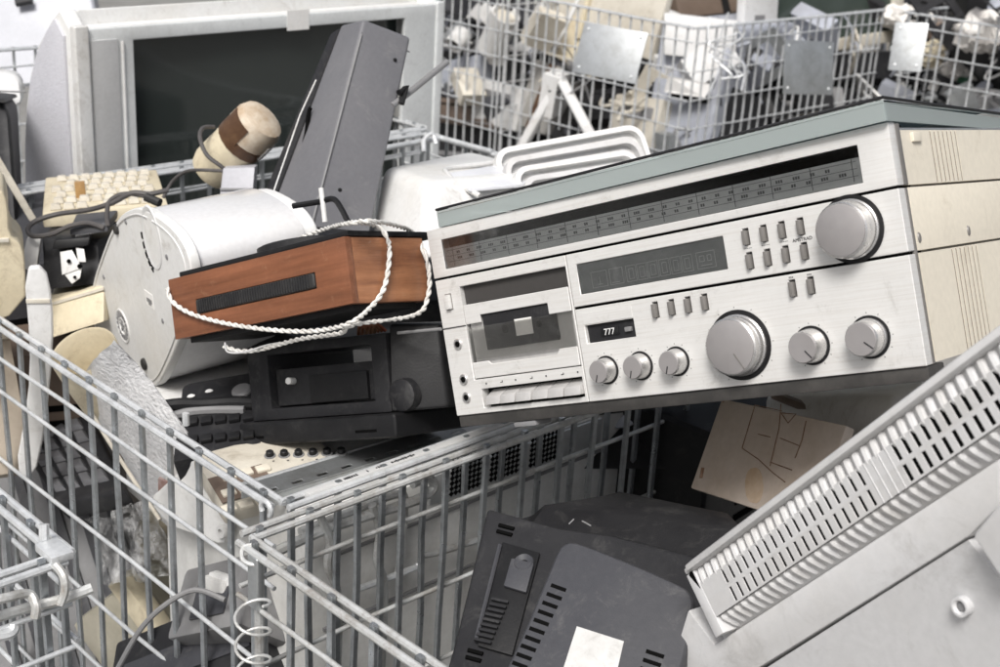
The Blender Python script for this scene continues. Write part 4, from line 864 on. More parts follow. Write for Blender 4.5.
M_ = FF.I @ FE.M
o = P('end_bracket', foil, WHITE, bracket_end, .002); o.matrix_local = M_
o = P('screw_eye', foil, WHITE2, lambda bm: (lathe(bm, [(.0035, 0), (.0035, .006), (.0075, .006), (.0085, .004), (.0085, 0)], 18, MT(FE.hit(224, 531).x, 0, FE.hit(224, 531).z) @ RX90))); o.matrix_local = M_
P('scorch', foil, mat('scorched_foil', (.40, .25, .22), .4, .6, (.6, .5, .48), .8, 60), lambda bm: hexa(bm, [f_(x, y, bd(x, y, m_)) for x, y, m_ in ((158, 500, .05), (170, 494, .05), (172, 492, .056), (160, 498, .056), (158, 478, .05), (174, 486, .05), (174, 484, .056), (160, 476, .056))]), .001)
# black telephone
t, F_, L_, H2 = slab('black_telephone', 'black desk telephone with two rows of buttons beside the black case', 'telephone', (170, 462, 1.60), (262, 446, 1.60), (158, 386, 1.72), .05, BLACK2, .012, 'body')
px = lambda x, y, off=0: F_.hit(x, y, 1, off)
P('raised_rim', t, BLACK, lambda bm: tube(bm, smooth_path([px(*p, -.004) for p in ((160, 408), (180, 405), (205, 405), (235, 403), (262, 404))], 5), lambda u: .009, 10))
P('display_band', t, MGREY, lambda bm: tube(bm, smooth_path([px(*p, -.002) for p in ((168, 418), (190, 412), (215, 410), (245, 410))], 5), .006, 8))
for x, y in ((191, 396), (209, 391)): P('indicator', t, WHITE, lambda bm: lathe(bm, [(0, .002), (.002, .0015), (.003, 0)], 14, MT(*px(x, y, -.002)) @ Matrix.Scale(1.7, 4, (1, 0, 0)) @ RX90))
P('round_key', t, MGREY, lambda bm: lathe(bm, [(0, .004), (.010, .004), (.0125, .002), (.013, 0)], 26, MT(*px(242, 391, -.001)) @ RX90))
for r_, y0 in enumerate((423, 441)):
    for k in range(5):
        c = px(193 + k * 14, y0 - k * 1.2, -.001); P('phone_key', t, BLACK, lambda bm: box(bm, c.x - .0068, c.x + .0068, -.006, 0, c.z - .006, c.z + .006), .0015)
# cream control unit with black knobs
t, F_, L_, H2 = slab('control_unit', 'cream control unit with a row of black knobs under the black case', 'control unit', (222, 505, 1.50), (345, 470, 1.56), (216, 448, 1.60), .03, CREAM3, .008, 'body')
px = lambda x, y, off=0: F_.hit(x, y, 1, off)
for k in range(6):
    c = px(270 + k * 14.3, 456 - k * .6)
    kk = P('control_knob', t, BLACK, lambda bm: lathe(bm, [(0, .007), (.0035, .007), (.0045, .006), (.0048, 0)], 18, MT(c.x, 0, c.z) @ RX90))
    P('knob_collar', kk, MGREY, lambda bm: lathe(bm, [(.0045, 0), (.0045, .0012), (.0066, .0012), (.0068, 0)], 18, MT(c.x, 0, c.z) @ RX90))
    P('legend', t, INK, lambda bm: box(bm, c.x - .0012, c.x + .0012, -.0004, 0, c.z - .013, c.z - .0115))
for r_ in range(3):
    for k in range(3):
        c = px(229 + k * 17, 478 + r_ * 16 - k * 4)
        P('flat_key', t, CREAM, lambda bm: box(bm, c.x - .0078, c.x + .0078, -.004, -.0002, c.z - .0062, c.z + .0062), .001)
P('key_bed', t, BROWN, lambda bm: box(bm, px(220, 500).x, px(272, 480).x, -.0012, -.0001, .002, px(235, 472).z))

BS = lambda x, y, m_: (x, y, bd(x, y, m_))
t, F_, L_, H2 = slab('beige_computer', 'dirty beige computer case behind the bars in the lower left', 'computer case', BS(34, 640, .16), BS(150, 735, .16), BS(44, 480, .18), .18, mat('dull_beige', (.56, .50, .37), .55, 0, (.36, .30, .20), .7, 6), .006, 'case')
P('front_line', t, INK, lambda bm: box(bm, .0, L_, -.0012, 0, H2 * .58, H2 * .585)); P('drive_slot', t, BROWN, lambda bm: box(bm, L_ * .2, L_ * .8, -.0014, 0, H2 * .3, H2 * .33))
t, F_, L_, H2 = slab('cream_speaker_box', 'cream box with an olive lower edge leaning behind the bars under the film', 'box', BS(116, 690, .07), BS(172, 650, .11), BS(134, 575, .09), .08, mat('olive_cream', (.46, .43, .35), .5, 0, (.28, .26, .19), .7, 9), .012, 'case')
P('edge_bar', t, CREAM2, lambda bm: box(bm, L_ * .86, L_ + .012, -.010, .02, 0, H2 * 1.1), .004)
# crumpled clear film
bm = B(); bmesh.ops.create_grid(bm, x_segments=26, y_segments=26, size=.5)
FB = frame3(at(102, 585, bd(102, 585, .06)), at(174, 572, bd(174, 572, .06)), at(126, 508, bd(126, 508, .07))); Lx, Hx = FB.loc(at(174, 572, bd(174, 572, .06))).x, FB.loc(at(126, 508, bd(126, 508, .07))).z
for v in bm.verts: v.co = V(((v.co.x + .5) * Lx, 0, (v.co.y + .5) * Hx))
jitter(bm, .012, 30, 3); jitter(bm, .003, 110, 8)
tag(part('plastic_film', bm, BAG), 'crumpled clear plastic film behind the cage bars', 'plastic film').matrix_world = FB.M
# connector, cables and dark clutter under the bracket
t, F_, L_, H2 = slab('cable_connector', 'white multi pin connector hanging behind the cage bars', 'connector', (214, 632, bd(214, 632, .03)), (234, 640, bd(234, 640, .03)), (208, 572, bd(208, 572, .035)), .012, WHITE, .003, 'shell')
P('collar', t, WHITE2, lambda bm: box(bm, -.004, L_ * .9, -.005, .0155, H2 * .62, H2 * .95), .003)
for k in range(4): P('pin_rib', t, CLOTH, lambda bm: box(bm, .002 + k * L_ * .22, .004 + k * L_ * .22, -.002, 0, H2 * .1, H2 * .6), .0005)
t, F_, L_, H2 = slab('grey_module', 'grey plastic module with a dark panel deep in the cage', 'module', (165, 640, 1.62), (240, 625, 1.52), (160, 575, 1.70), .08, MGREY, .008)
P('dark_panel', t, DGREY, lambda bm: box(bm, L_ * .3, L_ * .75, -.003, -.0002, H2 * .2, H2 * .7), .002)
P('grey_hose', t, MGREY, lambda bm: tube(bm, smooth_path([F_.loc(at(*p)) for p in ((118, 668, 1.54), (140, 630, 1.54), (165, 605, 1.54), (195, 590, 1.54), (225, 600, 1.53))], 7), .0032, 8))
t, F_, L_, H2 = slab('black_radio', 'black radio lying deep behind the grey module', 'radio', (90, 800, 1.56), (260, 740, 1.48), (120, 640, 1.70), .12, BLACK2, .006); P('dial_strip', t, DGREY, lambda bm: box(bm, L_ * .1, L_ * .9, -.003, 0, H2 * .6, H2 * .8), .001)
t, F_, L_, H2 = slab('plastic_crate', 'grey plastic crate filling the bottom of the cage behind the keypad', 'crate', (-60, 760, 1.98), (170, 660, 1.98), (-40, 470, 2.1), .12, MGREY, .006); P('crate_rib', t, DGREY, lambda bm: [box(bm, .02 + k * L_ / 9, .035 + k * L_ / 9, -.006, -.0002, .01, H2 * .95) for k in range(9)], .001)
# white enamel cabinet behind the right hand bars
F_ = Frame(KF.M @ MT(-1.052, .78, .28)); t = thing('enamel_cabinet', 'white enamel appliance cabinet standing behind the worn cage side', 'cabinet', F_)
P('cabinet', t, mat('dirty_enamel', (.74, .74, .725), .4, 0, (.50, .485, .45), .7, 6, cover=.45), lambda bm: box(bm, -.30, 0, 0, .62, 0, .645), .01, 3)
for z in (.50, .59): P('pressed_seam', t, MGREY, lambda bm: tube(bm, [(.001, .02, z), (.001, .60, z)], .0025, 6))
t, F_, L_, H2 = slab('louvred_panel', 'pale metal panel with diamond mesh squares under the receiver', 'mesh panel', (430, 506, rd(430, 506, .030)), (600, 444, rd(600, 444, .030)), (430, 478, rd(430, 478, .030)), .004, mat('pale_metal', (.55, .56, .56), .45, .4, (.35, .35, .35), .6, 10), .001, 'sheet')
def meshsq(bm):
    for c0_ in (.11, .33, .56):
        for k in range(8):
            for l in range(7): box(bm, -.0025, .0025, -.001, 0, -.0025, .0025, MT(L_ * c0_ + k * .007, 0, .006 + l * .0068) @ Matrix.Rotation(R(45), 4, 'Y'))
flag(P('mesh_opening', t, HOLE, meshsq), 'stuff')
t, F_ = hx('dark_housing', 'large dark appliance housing filling the space behind the black case', 'housing', [(250, 470, 1.80), (700, 470, 1.78), (700, 400, 2.3), (250, 420, 2.3), (250, 330, 1.85), (690, 385, 1.85), (690, 330, 2.3), (250, 300, 2.3)], BLACK, 'housing', .01); P('ridge', t, BLACK2, lambda bm: tube(bm, [F_.loc(at(480, 425, 1.78)), F_.loc(at(690, 400, 1.78))], .006, 8))
t, F_ = hx('pale_blue_tub', 'pale plastic tub end peeping under the receiver', 'tub', [(612, 432, 1.80), (690, 412, 1.80), (690, 405, 1.9), (612, 420, 1.9), (612, 408, 1.82), (690, 388, 1.82), (690, 384, 1.9), (612, 402, 1.9)], BLUEG, 'tub', .014, seg=4); P('tub_rim', t, WHITE2, lambda bm: tube(bm, [F_.loc(at(612, 407, 1.815)), F_.loc(at(690, 387, 1.815))], .004, 8))

# ---------------------------------------------------------------- black monitor lying on its face in the near cage
MF = frame3(at(530, 660, 1.155), at(700, 700, 1.10), at(570, 541, 1.235))
mo = thing('black_monitor', 'dark grey tube monitor with a blank white label, lying back up in the near cage', 'monitor', MF)
h = lambda x, y, off=0: MF.hit(x, y, 1, off)
def P2(pts, off=0): return [(h(*p, off).x, h(*p, off).z) for p in pts]
rp = smooth_poly(P2([(566, 541), (580, 542), (640, 566), (676, 582), (690, 590), (695, 604), (690, 640), (660, 740), (480, 720), (520, 640), (545, 580), (558, 548)]), 1)
def vents():
    out = []
    for k in range(11):
        a = h(540 - k * 3.9, 580.5 + k * 8.6); out.append((a.x, a.x + .0145, a.z - .0024, a.z + .0024))
    return out
P('rear_cover', mo, DGREY, lambda bm: prism(bm, rp, 0, .03), .006, 3)
for k in range(11):
    a = h(551 - k * 4.3, 585 + k * 8.6); b_ = h(566 - k * 4.3, 590.5 + k * 8.6)
    P('vent_slot', mo, HOLE, lambda bm: hexa(bm, [V((a.x, .002, a.z - .0019)), V((b_.x, .002, b_.z - .0019)), V((b_.x, .002, b_.z + .0019)), V((a.x, .002, a.z + .0019)), V((a.x, -.0002, a.z - .0019)), V((b_.x, -.0002, b_.z - .0019)), V((b_.x, -.0002, b_.z + .0019)), V((a.x, -.0002, a.z + .0019))]))
for k in range(3):
    a = h(646 - k * 3, 651 + k * 8.6); b_ = h(664 - k * 3, 657 + k * 8.6)
    P('vent_slot', mo, HOLE, lambda bm: hexa(bm, [V((a.x, .002, a.z - .0019)), V((b_.x, .002, b_.z - .0019)), V((b_.x, .002, b_.z + .0019)), V((a.x, .002, a.z + .0019)), V((a.x, -.0002, a.z - .0019)), V((b_.x, -.0002, b_.z - .0019)), V((b_.x, -.0002, b_.z + .0019)), V((a.x, -.0002, a.z + .0019))]))
P('rating_label', mo, mat('dirty_label', (.55, .55, .54), .6, 0, (.42, .41, .39), .7, 30, grime=.4, gscale=60, gcol=(.2, .19, .17), gcover=.58), lambda bm: prism(bm, P2([(577, 627), (624, 642), (613, 690), (560, 680)]), -.0012, -.0002))
P('lower_shell', mo, BLACK2, lambda bm: prism(bm, P2([(487, 507), (560, 527), (612, 534), (720, 560), (740, 600), (700, 760), (420, 760), (455, 640)], .034), .034, .10), .006, 3)
io = P('connector_bay', mo, BLACK, lambda bm: prism(bm, P2([(502, 541), (540, 552), (512, 655), (477, 645)], .030), .0305, .034), .002)
P('bay_edge', io, DGREY, lambda bm: tube(bm, [h(500, 545, .030), h(476, 640, .030)], .002, 6))
P('bay_socket', io, DGREY, lambda bm: lathe(bm, [(.004, .001), (.0085, .004), (.0095, .003), (.0095, 0)], 22, MT(*h(524, 564, .030)) @ RX90))
P('bay_block', io, DGREY, lambda bm: prism(bm, P2([(511, 557), (534, 562), (526, 592), (503, 585)], .026), .0265, .0304), .002)
for k in range(9): P('port_rib', io, BLACK2, lambda bm: box(bm, h(498, 600, .028).x - .006, h(498, 600, .028).x + .010, .027, .0304, h(503 - k * 2.4, 600 + k * 5, .028).z, h(503 - k * 2.4, 602.5 + k * 5, .028).z))
for x, y in ((499, 525), (497, 531), (468, 650), (466, 657)):
    a = h(x, y, .033); b_ = h(x + 15, y + 4, .033); P('side_slot', mo, HOLE, lambda bm: tube(bm, [a, b_], .002, 6))
c_ = [MF.loc(at(*p)) for p in ((470, 590, 1.30), (700, 640, 1.18), (760, 535, 1.30), (545, 505, 1.42), (500, 520, 1.42), (640, 560, 1.28), (735, 512, 1.40), (620, 489, 1.50))]
P('tube_housing', mo, BLACK2, lambda bm: hexa(bm, c_), .02, 4)
P('scuff', mo, MGREY, lambda bm: [tube(bm, smooth_path([MF.loc(at(*p)) for p in q_], 4), .0008, 5) for q_ in (((582, 521, 1.335), (586, 523, 1.333), (591, 526, 1.33)), ((569, 524, 1.335), (574, 519, 1.335)))])

# ---------------------------------------------------------------- stained board and white parcel under the receiver
F_ = frame((.2172, 1.337, .9706), (-26.41, -15.49, -62.57)); L_, H2 = .2048, .1035
t = thing('stained_board', 'stained beige back board with brown lines drawn on it under the receiver', 'board', F_)
P('board', t, CARD, lambda bm: box(bm, 0, L_, 0, .012, 0, H2), .002)
e_ = lambda x, y, off=-.0006: F_.hit(x, y, 1, off)
P('brown_lines', t, RUSTINK, lambda bm: [tube(bm, [e_(*p) for p in q_], .0005, 5) for q_ in (((755, 405), (782, 411)), ((781, 404), (779, 428), (770, 466)), ((806, 421), (802, 440), (795, 458)), ((780, 438), (800, 446)), ((742, 448), (758, 459), (772, 472), (785, 482)), ((758, 434), (770, 437)), ((781, 413), (796, 414), (788, 423), (781, 413)), ((742, 448), (755, 405)), ((770, 462), (792, 470)))])
P('mounting_slot', t, RUSTINK, lambda bm: tube(bm, [e_(701, 478), e_(703, 468)], .002, 8))
P('mounting_slot', t, RUSTINK, lambda bm: tube(bm, [e_(722, 400), e_(724, 401)], .002, 8))
P('old_glue', t, mat('old_glue', (.44, .32, .21), .7, 0, (.55, .45, .36), .9, 25, cover=.45), lambda bm: prism(bm, smooth_poly([(e_(*p).x, e_(*p).z) for p in ((745, 470), (760, 466), (764, 490), (758, 505), (745, 500))], 2), -.0004, -.0001))
t, F_ = hx('white_parcel', 'smooth white appliance lid behind the stained board', 'appliance lid', [(770, 452, 1.62), (900, 440, 1.30), (1000, 400, 1.5), (860, 400, 1.9), (762, 392, 1.66), (892, 398, 1.33), (960, 372, 1.5), (850, 370, 1.95)], WHITE2, 'lid', .02, seg=4)
P('dark_edge', t, BROWN, lambda bm: tube(bm, [F_.loc(at(775, 395, 1.615)), F_.loc(at(848, 424, 1.45))], .006, 8))

# ---------------------------------------------------------------- light grey monitor with ribbed vent strip
GF = frame3(at(716, 638, 1.09), at(1000, 452, .83), at(684, 564, 1.110))
gm = thing('grey_monitor', 'light grey plastic monitor with a ribbed slotted vent strip at the lower right', 'monitor', GF)
GX = GF.loc(at(1000, 452, .83)).x * 1.3; GZ = GF.loc(at(684, 564, 1.110)).z
k_ = lambda x, y, off=0: GF.hit(x, y, 1, off)
zr1, zr2 = GZ * .575, GZ * .335
xL0, xL1 = k_(724, 575).x, k_(862, 480).x; xR0, xR1 = k_(897, 453).x, k_(1000, 380).x
n = 19; pitch = (xL1 - xL0) / (n - 1)
def slots(z, shift=0):
    out = []
    for i in range(n): x = xL0 + pitch * i + shift; out.append((x - pitch * .18, x + pitch * .18, z - GZ * .092, z + GZ * .092))
    i = 0
    while xR0 + i * pitch < GX - .01:
        x = xR0 + i * pitch + shift; out.append((x - pitch * .22, x + pitch * .22, z - GZ * .092, z + GZ * .092)); i += 1
    return out
ZT, ZB, ZM = GZ * .685, GZ * .215, GZ * .455
P('slotted_strip', gm, MONW, lambda bm: plate(bm, .012, GX, ZM, ZT - .0001, 0, .0010, slots(zr1)))
P('slotted_strip', gm, MONW, lambda bm: plate(bm, .012, GX, ZB + .0001, ZM, 0, .0010, slots(zr2)))
P('strip_backing', gm, HOLE, lambda bm: box(bm, .013, GX - .001, .0013, .0090, ZB + .001, ZT - .001))
P('strip_end', gm, MONW, lambda bm: box(bm, 0, .0119, -.0005, .0168, .0, GZ * .86), .0012)
P('end_notch', gm, HOLE, lambda bm: prism(bm, [(.0045, GZ * .84), (.0105, GZ * .90), (.0105, GZ * .62)], -.0009, -.0004))
pit = pitch
def mkrib(p0_, p1_, r_):
    bm = B(); p0_, p1_ = V(p0_), V(p1_)
    tube(bm, [p0_.lerp(p1_, u) for u in (0, .12, .3, .5, .7, .88, 1)], lambda u: r_ * (.5 + .5 * min(1, 5 * u, 5 * (1 - u))), 8); return finish(bm, 'vent_rib', MONW)
RT_, RB_ = mkrib((0, .0026, ZT - .004), (0, .0044, GZ * .86), pit * .36), mkrib((0, .0026, ZB), (0, .0150, GZ * .03), pit * .34)
x = .016
while x < GX - .004:
    for me_ in (RT_, RB_): part('vent_rib', me_, None, gm, loc=(x, 0, 0))
    x += pit
P('rib_backing', gm, MONW, lambda bm: (hexa(bm, [(.012, .0034, ZT), (GX, .0034, ZT), (GX, .0098, ZT), (.012, .0098, ZT), (.012, .0050, GZ * .865), (GX, .0050, GZ * .865), (GX, .0098, GZ * .865), (.012, .0098, GZ * .865)]), hexa(bm, [(.012, .0158, 0), (GX, .0158, 0), (GX, .0170, 0), (.012, .0170, 0), (.012, .0034, ZB), (GX, .0034, ZB), (GX, .0170, ZB), (.012, .0170, ZB)])))
P('plain_ribs', gm, MONW, lambda bm: [tube(bm, [(xL1 + (k + 1) * (xR0 - xL1) / 5, .0012, ZB), (xL1 + (k + 1) * (xR0 - xL1) / 5, .0012, ZT)], .0016, 6) for k in range(4)])
P('top_lip', gm, MONW, lambda bm: prism(bm, [(-.0005, GZ * .86), (-.0045, GZ * .885), (-.0035, GZ * .96), (.004, GZ * 1.0), (.03, GZ * 1.02), (.03, GZ * .86)], .008, GX, 0), .0012)
P('end_lip', gm, MONW, lambda bm: box(bm, 0, .0078, -.0004, .012, GZ * .865, GZ * .95), .002)
P('housing', gm, MONW, lambda bm: (box(bm, -.016, GX, .076, .20, -.30, GZ - .001), box(bm, -.016, GX, .0172, .0755, GZ * .0 - .02, GZ * .86)), .004, 3)
y1 = .0100
def g2(x, y, off=.010): v = k_(x, y, off); return v
def lowerface(bm):
    pa = [g2(714, 645), g2(1000, 458), g2(1000, 505), g2(969, 536), g2(890, 586), g2(765, 664), g2(690, 710), g2(655, 720), g2(688, 610)]
    f = [bm.verts.new(p) for p in pa]; b_ = [bm.verts.new((p.x, .0755, p.z)) for p in pa]
    bm.faces.new(f); 
    for i in range(len(f)): bm.faces.new((f[i], b_[i], b_[(i + 1) % len(f)], f[(i + 1) % len(f)]))
P('rear_panel', gm, MONW, lowerface, .002, 2)
P('upper_boss', gm, MONW, lambda bm: prism(bm, [(g2(*p, -.006).x, g2(*p, -.006).z) for p in ((971, 536), (1003, 498), (1080, 470), (1080, 560), (1003, 584))], -.006, .0098), .004, 3)
T1, T2, T3, T4, T5 = g2(640, 748, .012), g2(968, 540, .012), k_(1010, 592, .014), k_(1120, 900, .055), k_(690, 900, .055)
def slant(bm):
    f = [bm.verts.new(p) for p in (T1, T2, T3, k_(1120, 640, .02), T4, T5)]; b_ = [bm.verts.new((p.co.x, .0752, p.co.z)) for p in f]
    bm.faces.new(f)
    for i in range(6): bm.faces.new((f[i], b_[i], b_[(i + 1) % 6], f[(i + 1) % 6]))
P('lower_panel', gm, MONW, slant)
nn = (T2 - T1).cross(T5 - T1).normalized(); lo_ = GF.I @ CAM; ld_ = GF.I.to_3x3() @ ray(963, 606)
scf = lo_ + ld_ * ((T1 - lo_).dot(nn) / ld_.dot(nn)) - ld_.normalized() * .012
sw = P('screw_post', gm, MONW, lambda bm: lathe(bm, [(.0035, .002), (.0050, .004), (.0066, .004), (.0075, -.03)], 22, MT(scf.x, scf.y, scf.z) @ RX90))
P('screw_head', sw, MGREY, lambda bm: lathe(bm, [(0, .002), (.0030, .002), (.0034, -.002)], 16, MT(scf.x, scf.y, scf.z) @ RX90))

# ---------------------------------------------------------------- upper left edge
t, F_ = hx('refrigerator', 'pale blue grey refrigerator lying at the upper left corner', 'refrigerator', [(-120, 100, 3.9), (110, 80, 3.9), (110, 60, 4.6), (-120, 80, 4.6), (-120, -60, 4.0), (80, -70, 4.0), (80, -90, 4.7), (-120, -90, 4.7)], mat('pale_blue_enamel', (.40, .41, .45), .4, 0, (.34, .35, .38), .6, 4), 'cabinet', .02, seg=3)
P('door_gap', t, INK, lambda bm: tube(bm, [F_.loc(at(16, 3, 3.93)), F_.loc(at(32, 0, 3.93))], .012, 8))
t, F_ = hx('black_bin', 'black rounded appliance at the left edge beside the television', 'appliance', [(-40, 260, 2.35), (20, 250, 2.30), (24, 220, 2.6), (-40, 220, 2.6), (-40, 96, 2.4), (8, 102, 2.36), (18, 96, 2.6), (-40, 90, 2.6)], BLACK2, 'housing', .03, seg=4); P('lid', t, RUB, lambda bm: hexa(bm, [F_.loc(at(*p)) for p in [(-40, 99, 2.38), (6, 103, 2.345), (18, 97, 2.6), (-40, 92, 2.6), (-40, 94, 2.39), (4, 99, 2.36), (16, 94, 2.6), (-40, 88, 2.6)]]), .004)
t, F_ = hx('white_hump', 'white rounded moulding above the black appliance at the left edge', 'moulding', [(-40, 110, 2.65), (26, 108, 2.65), (26, 100, 2.8), (-40, 100, 2.8), (-40, 66, 2.7), (20, 74, 2.7), (24, 70, 2.8), (-40, 64, 2.8)], WHITE2, 'moulding', .03, seg=4); P('seam', t, MGREY, lambda bm: tube(bm, [F_.loc(at(-30, 90, 2.64)), F_.loc(at(26, 92, 2.64))], .002, 6))

# ---------------------------------------------------------------- things in the distant cages
def kd(x, y, m_):                                     # depth at which a line of sight is m_ inside the distant cages
    dep = lambda ax, off: (KF.M @ KF.hit(x, y, ax, off) - CAM).dot(FW)
    return dep(1, 3.80 + m_) if x < 520 else max(dep(1, 3.80 + m_), dep(0, -2.94 - m_)) if x < 885 else dep(1, 5.03 + m_)
_at = at
def at(x, y, d): return _at(x, y, kd(x, min(y, 130), .05) + (d - 4.5) * .8 if d > 3.3 else d)
def bbox_thing(name, label, cat, o, xp, zp, th, material, bevel=.01):
    return slab(name, label, cat, o, xp, zp, th, material, bevel)
# small white camera and white roll
def barrel(name, label, cat, p0, p1, r0, r1, material, mouth=HOLE):
    a, b_ = at(*p0), at(*p1); F_ = Frame(MT(*a) @ (b_ - a).to_track_quat('Z', 'Y').to_matrix().to_4x4()); t = thing(name, label, cat, F_); Ln = (b_ - a).length
    P('body', t, material, lambda bm: lathe(bm, [(0, 0), (r0 * .8, 0), (r0, .008), (r0 * .95, Ln * .3), (r1, Ln * .7), (r1, Ln), (r1 * .86, Ln), (r1 * .8, Ln - .03), (0, Ln - .03)], 28))
    P('mouth', t, mouth, lambda bm: lathe(bm, [(0, Ln - .02), (r1 * .84, Ln - .02), (r1 * .84, Ln - .025)], 24)); return t
barrel('camera', 'small white camera with a black lens behind the mesh', 'camera', (464, 32, 4.62), (453, 46, 4.5), .042, .040, WHITE, RUB)
barrel('white_roll', 'white roll standing beside the small camera behind the mesh', 'roll', (490, 50, 4.7), (506, 14, 4.65), .060, .06, WHITE, CREAM3)
t, F_, L_, H2 = slab('cream_sheet', 'cream plastic sheet sticking up behind the bright zinc plate', 'plastic sheet', (535, 25, 4.9), (650, 60, 4.75), (565, -60, 5.0), .03, CREAM3, .004); P('fold', t, CREAM2, lambda bm: box(bm, L_ * .4, L_ * .43, -.02, .001, 0, H2), .004)
t, F_, L_, H2 = slab('tilted_cream_panel', 'second cream panel tilted behind the top of the mesh', 'panel', (552, 55, 4.8), (590, 78, 4.75), (620, -30, 4.95), .05, CREAM2, .006); P('edge_strip', t, WHITE2, lambda bm: box(bm, 0, .02, -.012, .001, 0, H2), .004)
t, F_, L_, H2 = slab('grey_carton', 'grey carton leaning behind the white frame in the distant cage', 'carton', (512, 122, 4.6), (545, 135, 4.55), (545, 62, 4.75), .2, mat('grey_card', (.34, .33, .31), .7, 0, (.24, .23, .21), .6, 6), .006); P('tape', t, TAPE, lambda bm: box(bm, L_ * .4, L_ * .6, -.002, -.0002, 0, H2))
a_, b_, c_ = at(520, 150, 4.35), at(560, 78, 4.45), at(596, 146, 4.3)
F_ = frame(b_); t = thing('white_stand', 'white inverted V stand behind the distant mesh', 'stand', F_)
for e in (a_, c_): P('limb', t, WHITE2, lambda bm: tube(bm, [F_.loc(b_), F_.loc(e), F_.loc(e) + (F_.loc(e) - F_.loc(b_)) * .8], .022, 6), .004)
# blue grey printer
t, F_ = hx('blue_grey_printer', 'blue grey printer standing in the distant cage', 'printer', [(640, 165, 4.60), (700, 180, 4.45), (800, 150, 4.95), (740, 140, 5.1), (662, 20, 4.75), (735, 30, 4.6), (800, 22, 5.05), (735, 12, 5.2)], BLUEG, 'body', .02, seg=3)
P('white_front', t, WHITE2, lambda bm: hexa(bm, [F_.loc(at(*p)) for p in [(664, 55, 4.66), (735, 62, 4.54), (735, 60, 4.6), (664, 53, 4.72), (664, 14, 4.70), (738, 22, 4.56), (738, 20, 4.6), (664, 12, 4.75)]]), .008)
P('paper_slot', t, HOLE, lambda bm: hexa(bm, [F_.loc(at(*p)) for p in [(668, 98, 4.60), (722, 106, 4.47), (722, 106, 4.5), (668, 98, 4.64), (668, 90, 4.61), (722, 98, 4.48), (722, 98, 4.5), (668, 90, 4.65)]]), .002)
P('torn_paper', t, PAPER, lambda bm: hexa(bm, [F_.loc(at(*p)) for p in [(664, 92, 4.58), (705, 98, 4.5), (705, 98, 4.505), (664, 92, 4.585), (668, 76, 4.58), (712, 84, 4.5), (712, 84, 4.505), (668, 76, 4.585)]]))
t, F_, L_, H2 = slab('dark_case', 'dark box above the printer at the top edge', 'box', (680, 18, 5.3), (775, 8, 5.3), (680, -40, 5.4), .3, BROWN, .01); P('strap', t, BLACK, lambda bm: box(bm, L_ * .45, L_ * .52, -.004, 0, 0, H2))
# leaning monitor with pale bezel
F_ = frame3(at(770, 62, 4.95), at(905, 40, 5.15), at(815, -70, 5.1)); t = thing('leaning_monitor', 'dark screened monitor with a cream bezel leaning at the top edge', 'monitor', F_)
L_ = F_.loc(at(905, 40, 5.15)).x; H2 = F_.loc(at(815, -70, 5.1)).z
P('bezel', t, CREAM3, lambda bm: plate(bm, 0, L_, 0, H2, 0, .06, [(.05, L_ - .07, .05, H2 - .05)]), .008); P('screen', t, mat('dim_green_screen', (.05, .065, .055), .2), lambda bm: box(bm, .045, L_ - .065, .02, .05, .045, H2 - .045)); P('rear', t, CREAM3, lambda bm: hexa(bm, [(.02, .061, .02), (L_ - .02, .061, .02), (L_ - .1, .4, .1), (.1, .4, .1), (.02, .061, H2 - .02), (L_ - .02, .061, H2 - .02), (L_ - .1, .4, H2 - .1), (.1, .4, H2 - .1)]), .01)
t, F_, L_, H2 = slab('pale_door', 'pale door panel leaning beside the dark screened monitor', 'door panel', (742, 66, 4.9), (775, 64, 4.9), (800, -60, 5.0), .04, WHITE2, .006); P('handle_recess', t, MGREY, lambda bm: box(bm, L_ * .3, L_ * .6, -.002, 0, H2 * .3, H2 * .4))
# dark appliances behind the meshes so that the cages read as full
for i, (lab, o, xp, zp, mt_) in enumerate((
    ('black appliance low in the distant cage beside the white stand', (560, 230, 4.6), (700, 230, 4.5), (560, 92, 4.75), BLACK2),
    ('black appliance behind the square grey plate', (760, 190, 4.85), (905, 170, 5.0), (765, 58, 5.0), BLACK2),
    ('black appliance low behind the small white camera', (425, 165, 4.7), (520, 175, 4.7), (430, 70, 4.8), BLACK2),
    ('brown appliance under the small white camera', (430, 120, 4.55), (492, 128, 4.55), (432, 96, 4.6), BROWN),
    ('dark grey appliance at the top beyond the small camera', (425, 60, 5.1), (560, 70, 5.1), (430, -60, 5.2), DGREY),
    ('black appliance low under the crumpled bags', (890, 190, 5.25), (1080, 200, 5.1), (890, 62, 5.4), BLACK))):
    t, F_, L_, H2 = slab('dark_appliance', lab, 'appliance', o, xp, zp, .35, mt_, .012)
    P('front_slot', t, HOLE, lambda bm: box(bm, L_ * .12, L_ * .88, -.003, -.0002, H2 * .72, H2 * .78)); P('front_trim', t, MGREY, lambda bm: box(bm, L_ * .05, L_ * .95, -.006, -.0004, H2 * .12, H2 * .17), .002)
